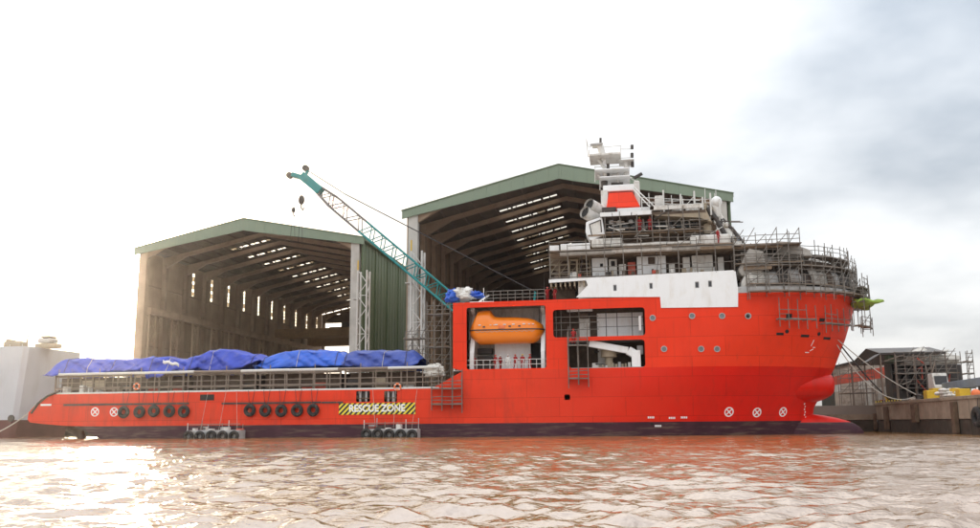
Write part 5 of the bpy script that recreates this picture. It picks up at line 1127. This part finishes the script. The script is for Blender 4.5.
# ================================================================ LATTICE BOOM CRANE (stands on the quay between ship and halls)
def crane():
    Y = 119.5; foot = at(500, 342, Y); tip = at(305, 178, Y)
    t = thing('crawler_crane', (foot.x, Y, GZ), 'teal crawler crane whose lattice boom leans out before the halls', 'crane')
    d = (tip - foot).normalized(); nrm = Vector((-d.z, 0, d.x)); 
    if nrm.z < 0: nrm = -nrm
    lat = Vector((0, 1, 0)); Ltot = (tip - foot).length
    segs = [(0, .06, .3, 1.0, 'teal_paint'), (.06, .68, 1.0, 1.0, 'teal_paint'), (.68, .84, 1.0, 1.0, 'lattice_grey'), (.84, .955, 1.0, .4, 'lattice_grey')]
    for s0, s1, h0, h1, m in segs:
        sec = MB(); n = max(1, int((s1 - s0)*Ltot/2.3))
        def c(s, h, a, b_): return foot + d*(s*Ltot) + nrm*(a*h) + lat*(b_*h*.85)
        o = None; chords = []
        for a, b_ in ((-1, -1), (1, -1), (1, 1), (-1, 1)): sec.path([c(s0, h0, a, b_), c(s1, h1, a, b_)], .17, 6)
        o = sec.build('boom_section', m, t, smooth=True)
        for k in range(n):
            u0, u1 = k/n, (k + 1)/n; sa, sb = lerp(s0, s1, u0), lerp(s0, s1, u1); ha, hb_ = lerp(h0, h1, u0), lerp(h0, h1, u1); um = (sa + sb)/2; hm = (ha + hb_)/2
            for b_ in (-1, 1): pole('lacing', c(sa, ha, -1, b_), c(um, hm, 1, b_), .085, m, o); pole('lacing', c(um, hm, 1, b_), c(sb, hb_, -1, b_), .085, m, o)
            for a in (-1, 1): pole('lacing', c(sa, ha, a, -1), c(sb, hb_, a, 1), .05, m, o)
    # walkway net half way up the outer section
    for k in range(5): q = foot + d*(Ltot*(.78 + .018*k)); pole('walkway_bar', q - nrm*.9, q + nrm*.9, .04, 'red_primer', t)
    # head
    hd = MB(); q = tip - d*3.0
    hd.bar(q - d*.8, tip + d*.6, 1.5, 1.35, up=nrm); hd.bar(tip + d*.3 - nrm*.2, tip + d*.9 + Vector((-1.5, 0, .1)), 1.1, .7); hd.bar(tip + d*.1, tip + d*.5 + nrm*1.3, .5, .4); hd.build('boom_head', 'teal_paint', t, bevel=.08)
    for off in (Vector((-2.2, 0, .2)), nrm*1.3 + d*.4): MB().path([tip + d*.6 + off + Vector((0, -.35, 0)), tip + d*.6 + off + Vector((0, .35, 0))], .5, 14).build('sheave', 'dark_steel', t)
    # pendants
    for k in range(2): pole('pendant_line', tip + nrm*1.3 + lat*(k*.8 - .4), at(345, 194, Y) + lat*(k*.8 - .4), .05, 'rope_dark', t); pole('pendant_line', at(345, 194, Y) + lat*(k*.8 - .4), foot + Vector((5.5, k*.8 - .4, 7.5)), .05, 'rope_dark', t)
    # hook blocks
    for px, py, s in ((301.5, 200, 1.0), (293.5, 210, .62)):
        h_ = at(px, py, Y); top = tip + Vector((h_.x - tip.x, 0, -.2))
        for k in (-.15, .15): pole('hoist_rope', h_ + Vector((k, 0, .5*s)), (h_.x + k, Y, tip.z + .3), .035, 'rope_dark', t)
        b = MB(); b.ball(h_, .52*s, .35*s, .8*s, 12, 8); b.path([h_ - Vector((0, 0, .7*s)), h_ - Vector((0, 0, 1.3*s)), h_ + Vector((.3*s, 0, -1.7*s)), h_ + Vector((.45*s, 0, -1.3*s))], .12*s, 8); b.build('hook_block', 'dark_steel', t, smooth=True)
        for k in (-.12, .12): pole('sling', h_ - Vector((-k, 0, 1.4*s)), h_ - Vector((-k*3, 0, 7*s)), .04, 'rope_dark', t)
    # carrier: body, cab, counterweight, tracks
    bx_ = foot.x + 3.0; z0 = GZ
    for sy in (-2.2, 2.2):
        o = MB(); prof = [(bx_ - 4.2, z0 + .6), (bx_ - 3.6, z0), (bx_ + 3.6, z0), (bx_ + 4.2, z0 + .6), (bx_ + 3.6, z0 + 1.2), (bx_ - 3.6, z0 + 1.2)]
        o.prism(prof, lambda u, v, k: (u, Y + sy - .45 + .9*k, v)); o.build('crawler_track', 'dark_steel', t, bevel=.05)
    box('car_body', 'dark_steel', t, bx_ - 2, bx_ + 2, Y - 1.7, Y + 1.7, z0 + .5, z0 + 1.5); box('machinery_house', 'teal_paint', t, bx_ - 2.5, bx_ + 4.2, Y - 1.5, Y + 1.5, z0 + 1.5, z0 + 3.6, bevel=.1)
    box('counterweight', 'dark_steel', t, bx_ + 4.25, bx_ + 5.6, Y - 1.9, Y + 1.9, z0 + 1.6, z0 + 3.4, bevel=.1); o = box('cab', 'teal_paint', t, bx_ - 3.9, bx_ - 2.0, Y - 2.6, Y - 1.55, z0 + 1.5, z0 + 3.7, bevel=.1)
    box('cab_glass', 'glass_dark', o, bx_ - 3.95, bx_ - 3.0, Y - 2.65, Y - 1.9, z0 + 2.4, z0 + 3.5)
    pole('mast_strut', (bx_ + 1, Y - .6, z0 + 3.5), foot + Vector((5.5, -.4, 7.5)), .12, 'teal_paint', t); pole('mast_strut', (bx_ + 1, Y + .6, z0 + 3.5), foot + Vector((5.5, .4, 7.5)), .12, 'teal_paint', t)
crane()

# ================================================================ PALE GREY SHIP AT THE LEFT
def grey_ship():
    c0 = at(27, 346, 111.0); X1, Y0, Y1, ZD_ = c0.x, 111.0, 124.2, c0.z; X0 = X1 - 60
    t = thing('grey_ship', ((X0 + X1)/2, 116, 0), 'pale grey slab-sided ship moored beyond the stern at the left edge', 'ship')
    b = MB(); secs = []
    for z, dx, dy in ((-1.5, -1.9, 0.5), (2.6, -1.2, .25), (2.601, -1.2, .25), (ZD_, 0, 0)):
        secs.append([(X0, Y0 + dy, z), (X1 + dx - .6, Y0 + dy, z), (X1 + dx, Y0 + dy + .6, z), (X1 + dx, Y1 - dy - .6, z), (X1 + dx - .6, Y1 - dy, z), (X0, Y1 - dy, z)])
    b.grid(secs, 0, True); b.add(secs[-1], [tuple(range(6))]); 
    o = b.build('hull', ['ship_maroon', 'ship_grey'], t, bevel=.05)
    for p in o.data.polygons:
        zc = sum(o.data.vertices[v].co.z + o.location.z for v in p.vertices)/len(p.vertices); p.material_index = 0 if zc < 2.55 else 1
    b = MB(); P_ = at(11, 418.5, Y0 + .15); b.path([P_ + Vector((0, .1, 0)), P_ - Vector((0, .06, 0))], .55, 14); b.build('hawse_ring', 'dark_steel', t)
    for px0, px1, py0, py1, m in ((3, 20, 341, 346, 'tan_primer'), (5, 8, 339, 342, 'tan_primer'), (34, 54, 343, 349, 'tan_primer'), (37, 50, 338, 343, 'grey_primer'), (40, 49, 335.5, 338, 'tan_primer')):
        a, c = at(px0, py1, 114), at(px1, py0, 114); box('deck_machinery', m, t, a.x, c.x, 114, 116, ZD_ - .02 if py1 > 345 else a.z, c.z, bevel=.2)
    for px, py0, py1 in ((28, 335, 347), (26.5, 344, 340), (82, 348, 356), (84, 347, 356)):
        a, c = at(px, py0, 115), at(px, py1, 115); pole('deck_post', (a.x, 115, max(a.z, c.z)), (a.x, 115, ZD_ - .2), .1, 'tan_primer', t)
    for i in range(14): x = X1 - 1 - i*2.2; pole('rail_post', (x, Y0 + .2, ZD_), (x, Y0 + .2, ZD_ + .35), .04, 'pole_white', t)
grey_ship()

# ================================================================ PIER AT THE RIGHT
def pier_z(px, py, Y): return at(px, py, Y).z
GP = GZ
# hull block on the slip, far: rusty sides with a red band
def far_hull():
    a, c = at(834, 380, 128), at(896, 380, 123); zt0, zt1 = at(834, 368, 128).z, at(890, 353, 123).z
    t = thing('repair_hull', ((a.x + c.x)/2, 127, GP), 'rusty ship hull with a red band under repair beyond the pier', 'ship')
    n = 10
    for i in range(n):
        u0, u1 = i/n, (i + 1)/n; xa, xb = lerp(a.x, c.x, u0), lerp(a.x, c.x, u1); ya, yb = lerp(128, 123, u0), lerp(128, 123, u1); za, zb = lerp(zt0, zt1, u0), lerp(zt0, zt1, u1)
        for k, (f0, f1, m) in enumerate(((0, .38, 'rust_hull'), (.38, .56, 'rust_hull'), (.56, .78, 'red_primer'), (.78, 1.0, 'rust_hull'))):
            j = random.uniform(0, .08); m2 = random.choice([m, m, m, 'sack' if k < 2 else m]); e = .01
            vs = [(xa + e, ya + j, lerp(GP, za, f0) + e), (xb - e, yb + j, lerp(GP, zb, f0) + e), (xb - e, yb + j, lerp(GP, zb, f1) - e), (xa + e, ya + j, lerp(GP, za, f1) - e)]
            vs += [(x, y + .3, z) for x, y, z in vs]
            MB().add(vs, [(0, 1, 2, 3), (7, 6, 5, 4), (0, 4, 5, 1), (1, 5, 6, 2), (2, 6, 7, 3), (3, 7, 4, 0)]).build('shell_plate', m2, t)
    box('hull_core', 'dark_steel', t, a.x + .3, c.x - .1, 128.6, 138, GP, zt0 - .2); slab('deck_edge', (a.x - .2, 128, zt0 + .1), (c.x + .2, 123, zt1 + .1), .8, .25, 'dark_steel', t)
far_hull()
rp = [(at(lerp(840, 874, i/3), 380, 120 - i).x, 120 - i) for i in range(4)]
s1 = scaffold('tangled scaffold in front of the rusty hull on the pier', [(x, y + 1) for x, y in rp], rp, [5.2, 7.4], GP, 9.6, diag=.7, mat_p='pole_steel', plank_levels=[5.2]); s1['group'] = 'scaffolds on the pier'
# dark steel block with ribs, shed roof above
def steel_block():
    Y = 110.0; a, c = at(893, 380, Y), at(930, 380, Y); zt = at(910, 363, Y).z; zb = GP
    t = thing('hull_block', ((a.x + c.x)/2, Y + 2, GP), 'dark open steel hull block with ribs under the tin roof', 'steel block')
    box('back_plate', 'block_grey', t, a.x, c.x, Y + 2.4, Y + 2.6, zb, zt); ub('end_plate', 'block_grey', t, a.x - .15, a.x, Y, Y + 2.6, zb, zt); ub('end_plate', 'block_grey', t, c.x, c.x + .15, Y, Y + 2.6, zb, zt)
    for f in (.0, .28, .56, .8, 1.0): ub('shelf_plate', 'block_grey', t, a.x + .01, c.x - .01, Y + .1, Y + 2.38, lerp(zb, zt, f) - (.1 if f else -.02), lerp(zb, zt, f) + .08)
    for f in (.18, .42, .66, .86): x = lerp(a.x, c.x, f); ub('rib', 'block_grey', t, x - .07, x + .07, Y + .3, Y + 2.3, zb + .1, zt - .15)
    b = MB(); b.prism([(a.x + .02, zb + .02), (c.x - .02, zb + .02), (c.x - .02, zb + 1.1), (a.x + 2.2, zb + .7), (a.x + .02, zb + 2.6)], lambda u, v, k: (u, Y + .02 + .06*k, v)); b.build('bilge_plate', 'block_grey', t)
steel_block()
def tin_shed():
    Y0, Y1 = 108.0, 122.0; a, c = at(879, 352, Y0), at(946, 351, Y0); ze, zr_ = at(910, 352.5, Y0).z, at(910, 347.5, 113).z
    t = thing('tin_shed', ((a.x + c.x)/2, 115, GP), 'grey tin roofed open shed on posts at the pier', 'shed')
    n = 12
    for i in range(n):
        x0, x1 = lerp(a.x, c.x, i/n), lerp(a.x, c.x, (i + 1)/n)
        slab('roof_sheet', ((x0 + x1)/2, Y0, ze), ((x0 + x1)/2, 113.5, zr_), (x1 - x0)*.985, .06, 'roof_tin', t); slab('roof_sheet', ((x0 + x1)/2, 113.5, zr_), ((x0 + x1)/2, Y1, ze - .6), (x1 - x0)*.985, .06, 'roof_tin', t)
    slab('side_roof', (a.x, Y0 + .6, ze - .1), (a.x - 1.6, Y0 + .6, ze - 1.1), 2.4, .06, 'roof_tin', t)
    for px in (880, 895, 913, 930, 945):
        x = at(px, 352, Y0).x; pole('post', (x, Y0 + .1, GP), (x, Y0 + .1, ze - .1), .1, 'rail_brown', t); pole('post', (x, Y1 - .5, GP), (x, Y1 - .5, ze - .6), .1, 'rail_brown', t)
    for f in (.25, .5, .75): pole('truss_bar', (lerp(a.x, c.x, f - .2), Y0 + .15, ze - 1.1), (lerp(a.x, c.x, f + .15), Y0 + .15, ze - .2), .07, 'rail_brown', t)
    pole('eaves_beam', (a.x, Y0 + .1, ze - .15), (c.x, Y0 + .1, ze - .15), .12, 'dark_steel', t); pole('tie_beam', (a.x, Y0 + .1, ze - 1.1), (c.x, Y0 + .1, ze - 1.1), .07, 'dark_steel', t)
    box('back_cladding', 'dark_steel', t, at(897, 380, 121.6).x, c.x - .2, Y1 - .4, Y1 - .3, GP, ze - .8)
tin_shed()
lump('sheet_heap', 'grey white sheeting heaped on the steel block under the tin roof', 'sheet', at(925, 359, 110.5), (3.2, 1.6, 1.0), 'sack', 21)
o = pb('green_crate', 'wall_green', 888, 896, 355, 362.5, 108.6, 1.4, None); tag(o, 'dark green crate up beside the shed eaves', 'crate')
o = pb('machinery_frame', 'dark_steel', 930, 963, 364.5, 394, 109.5, 4, None, .15); tag(o, 'dark steel machinery house right of the ribbed hull block', 'machinery')
o = pb('machinery_frame', 'brown_house', 945, 953, 355, 364.4, 110, 2, None, .15); tag(o, 'rusty brown exhaust housing on top of the dark machinery house', 'machinery')
# white truck cab
def truck():
    Y = 104.0; a, c = at(934, 382, Y), at(949, 382, Y); zt = at(940, 373, Y).z
    t = thing('truck', ((a.x + c.x)/2, Y + 2, GP), 'white truck cab parked in front of the dark machinery', 'truck')
    b = MB(); b.prism([(Y, GP + .5), (Y + 2.0, GP + .5), (Y + 2.0, zt), (Y + .5, zt), (Y, GP + 1.9)], lambda u, v, k: (lerp(a.x, c.x, k), u, v)); b.build('cab', 'white_worn', t, bevel=.08)
    box('windscreen', 'glass_dark', t, a.x + .15, c.x - .15, Y - .02 + .1, Y + .55, GP + 1.9, zt - .35); box('bumper', 'bluegrey', t, a.x, c.x, Y - .15, Y - .01, GP + .4, GP + .85, bevel=.05); box('flatbed', 'bluegrey', t, a.x, c.x, Y + 2.05, Y + 7, GP + .7, GP + 1.1)
    for x in (a.x + .2, c.x - .2):
        for y in (Y + .8, Y + 5.5): MB().path([(x - .15, y, GP + .45), (x + .15, y, GP + .45)], .45, 14).build('wheel', 'rubber', t)
truck()
# long blue grey girder, yellow boxes, drums, sacks
p, q = atX(946, 386, 37.5), atX(990, 389, 36.5); b = MB(); 
t = thing('steel_girder', ((p.x + q.x)/2, (p.y + q.y)/2, GP), 'long blue grey steel girder on trestles at the pier edge', 'girder')
pq = (Vector((p.x, p.y, p.z - .1)), Vector((q.x, q.y, p.z - .1)))
b.bar(pq[0], pq[1], .9, .9); b.build('girder', 'bluegrey', t, bevel=.04)
for f in (.1, .5, .85): m_ = pq[0].lerp(pq[1], f); ub('trestle', 'dark_steel', t, m_.x - .3, m_.x + .3, m_.y - .3, m_.y + .3, GP, m_.z - .46)
for px0, px1, py0, lab in ((926, 936, 391, 'leftmost yellow crate on the pier edge beside the white truck'), (932, 943, 389, 'taller yellow crate just behind the sack pile'), (952, 958, 389.5, 'yellow crate in the middle right of the sack pile'), (959, 968, 390, 'wide yellow crate below the blue grey girder')):
    c = atX((px0 + px1)/2, 395, QX + 2.0 + (1.2 if px0 == 932 else 0)); w = (px1 - px0)/8.3/2; o = box('crate', 'yellow_paint', None, c.x - w, c.x + w, c.y - .5, c.y + .7, GP, c.z + (395 - py0)/7.6, bevel=.06); tag(o, lab, 'crate', 'yellow crates on the pier')
for px, lab in ((888.5, 'small yellow mooring bollard near the striped kerb'), (918.5, 'rusty mooring bollard holding the white ropes')):
    c = atX(px, 401, QX + .45); t = thing('bollard', (c.x, c.y, GP), lab, 'bollard'); b = MB(); b.path([(c.x, c.y, GP), (c.x, c.y, GP + .75), (c.x, c.y, GP + .8), (c.x, c.y, GP + 1.0)], [.3, .26, .42, .36], 14); b.build('post', 'yellow_paint' if px < 900 else 'dark_steel', t, smooth=True); ub('base_plate', 'dark_steel', t, c.x - .5, c.x + .5, c.y - .5, c.y + .5, GP, GP + .36)
t = thing('sack_pile', tuple(atX(947, 396, QX + 1.5).xy) + (GP,), 'pile of pale sacks and rope coils on the pier edge', 'sacks'); c = WL[t.name]
for i in range(26):
    k = i % 3; x, y, z = c.x + random.uniform(-.5, .8), c.y + random.uniform(-2.2, 2.2)*(1 - .3*k), GP + .55 + .32*k; b = MB(); b.ball((x, y, z), random.uniform(.3, .45), random.uniform(.35, .55), .22, 10, 6); b.build('sack', random.choice(['sack', 'sack', 'white_worn']), t, smooth=True)
o = MB().ball(atX(976, 394, QX + 1.6), .45, .5, .5).build('buoy', 'orange_plain', None, smooth=True); tag(o, 'orange buoy on the pier at the right edge', 'buoy')
s1 = scaffold('small scaffold tower behind the girder at the right edge', [(at(966, 380, 106).x, 107), (at(973, 380, 106).x, 107)], [(at(966, 380, 106).x, 105.5), (at(973, 380, 106).x, 105.5)], [5.3, 7.0, 8.4], GP, 10.2, diag=1); s1['group'] = 'scaffolds on the pier'
p = atX(977, 416, QX - .28); p.z = 1.7; t = thing('tyre_fender', p, 'tyre fender on the pier wall at the right edge', 'tyre'); o = link('tyre', TY, t, p); o.rotation_euler = (0, 0, pi/2); o.scale = (1.35, 1.1, 1.35); pole('rope', (p.x + .1, p.y, p.z + .7), (QX - .05, p.y, GZ + .1), .03, 'rope_dark', t)
# pier clutter along the edge
for px, xo, s_, c, lab in ((848, 1.6, .7, 'white_worn', 'white site box nearest the bow on the pier'), (856, 2.2, .9, 'rust_hull', 'rusty site box before the scaffolded hull'), (864, 1.4, .5, 'tan_primer', 'small tan site box beside the striped kerb'),
        (872, 2.6, .8, 'dark_steel', 'dark site box left of the tin shed'), (881, 1.5, .6, 'red_primer', 'red site box left of the yellow bollard'), (896, 1.8, .7, 'tan_primer', 'tan site box right of the yellow bollard'),
        (904, 2.4, .9, 'white_worn', 'white site box before the ribbed hull block'), (911, 1.3, .55, 'rust_hull', 'small rusty site box just left of the rope bollard'), (971, 3.0, .8, 'white_worn', 'white site box behind the orange buoy')):
    c_ = atX(px, 400, QX + xo); o = box('site_box', c, None, c_.x, c_.x + s_, c_.y, c_.y + s_*1.3, GP, GP + s_*1.3, bevel=.04); tag(o, lab, 'box', 'site boxes on the pier')
s1 = scaffold('dark pipe frame standing against the ribbed hull block', run(896, 958, 380, 108.9, 6), run(896, 958, 380, 107.2, 6), [5.4, 7.2, 8.8], GP, 9.8, diag=.7, plank_levels=[7.2]); s1['group'] = 'scaffolds on the pier'
for i in range(16):
    pxx = random.uniform(896, 962); a = at(pxx, random.uniform(356, 392), 107 + random.random()*2); c = at(pxx + random.uniform(-10, 10), random.uniform(356, 392), a.y)
    pole('loose_pipe', a, c, random.uniform(.04, .1), random.choice(['dark_steel', 'rail_brown', 'pole_steel', 'red_primer']), s1)
# ropes
def rope(label, p, q, sag, r, m, group='mooring lines', n=18):
    p = Vector(p); q = Vector(q); pts = [p.lerp(q, i/n) - Vector((0, 0, sag*4*(i/n)*(1 - i/n))) for i in range(n + 1)]
    return tag(MB().path(pts, r, 6).build('mooring_rope', m, None, smooth=True), label, 'rope', group)
fa, _ = hullpt(838, 340); bo = atX(918.5, 399, QX + .45); bo.z = GP + .8
mid = at(857, 372, 100)
rope('taut white mooring rope from the bow to the rusty bollard', fa, bo, .5, .055, 'rope_light'); rope('slack white mooring rope sagging below the taut one to the bollard', fa + Vector((-.2, .3, -.3)), bo + Vector((0, .4, 0)), 2.6, .055, 'rope_light')
rope('dark heavy hawser from the bow down to the pier head', fa + Vector((-.5, .1, .6)), (QX + .8, 112, GP + .4), .4, .09, 'rope_dark')
rope('pale mooring rope hanging from the stern towards the grey ship', (XST + 2.8, YS - .1, 5.4), at(-40, 440, 104), 1.6, .08, 'rope_light')

# ================================================================ HAZE (thin air volume added to give the left hall a sun glow)
hzb = box('added_glow_haze', 'black_void', None, -3100, 1000, -700, 4600, -4, 75)
hm = bpy.data.materials.new('added_glow_air'); hm.use_nodes = True; hm.node_tree.nodes.clear(); vo = hm.node_tree.nodes.new('ShaderNodeVolumePrincipled'); ho = hm.node_tree.nodes.new('ShaderNodeOutputMaterial')
vo.inputs['Color'].default_value = (1.0, 0.96, 0.9, 1); vo.inputs['Density'].default_value = 0.0002; vo.inputs['Anisotropy'].default_value = 0.85
hm.node_tree.links.new(vo.outputs[0], ho.inputs['Volume']); hzb.data.materials.clear(); hzb.data.materials.append(hm); tag(hzb, kind='stuff')
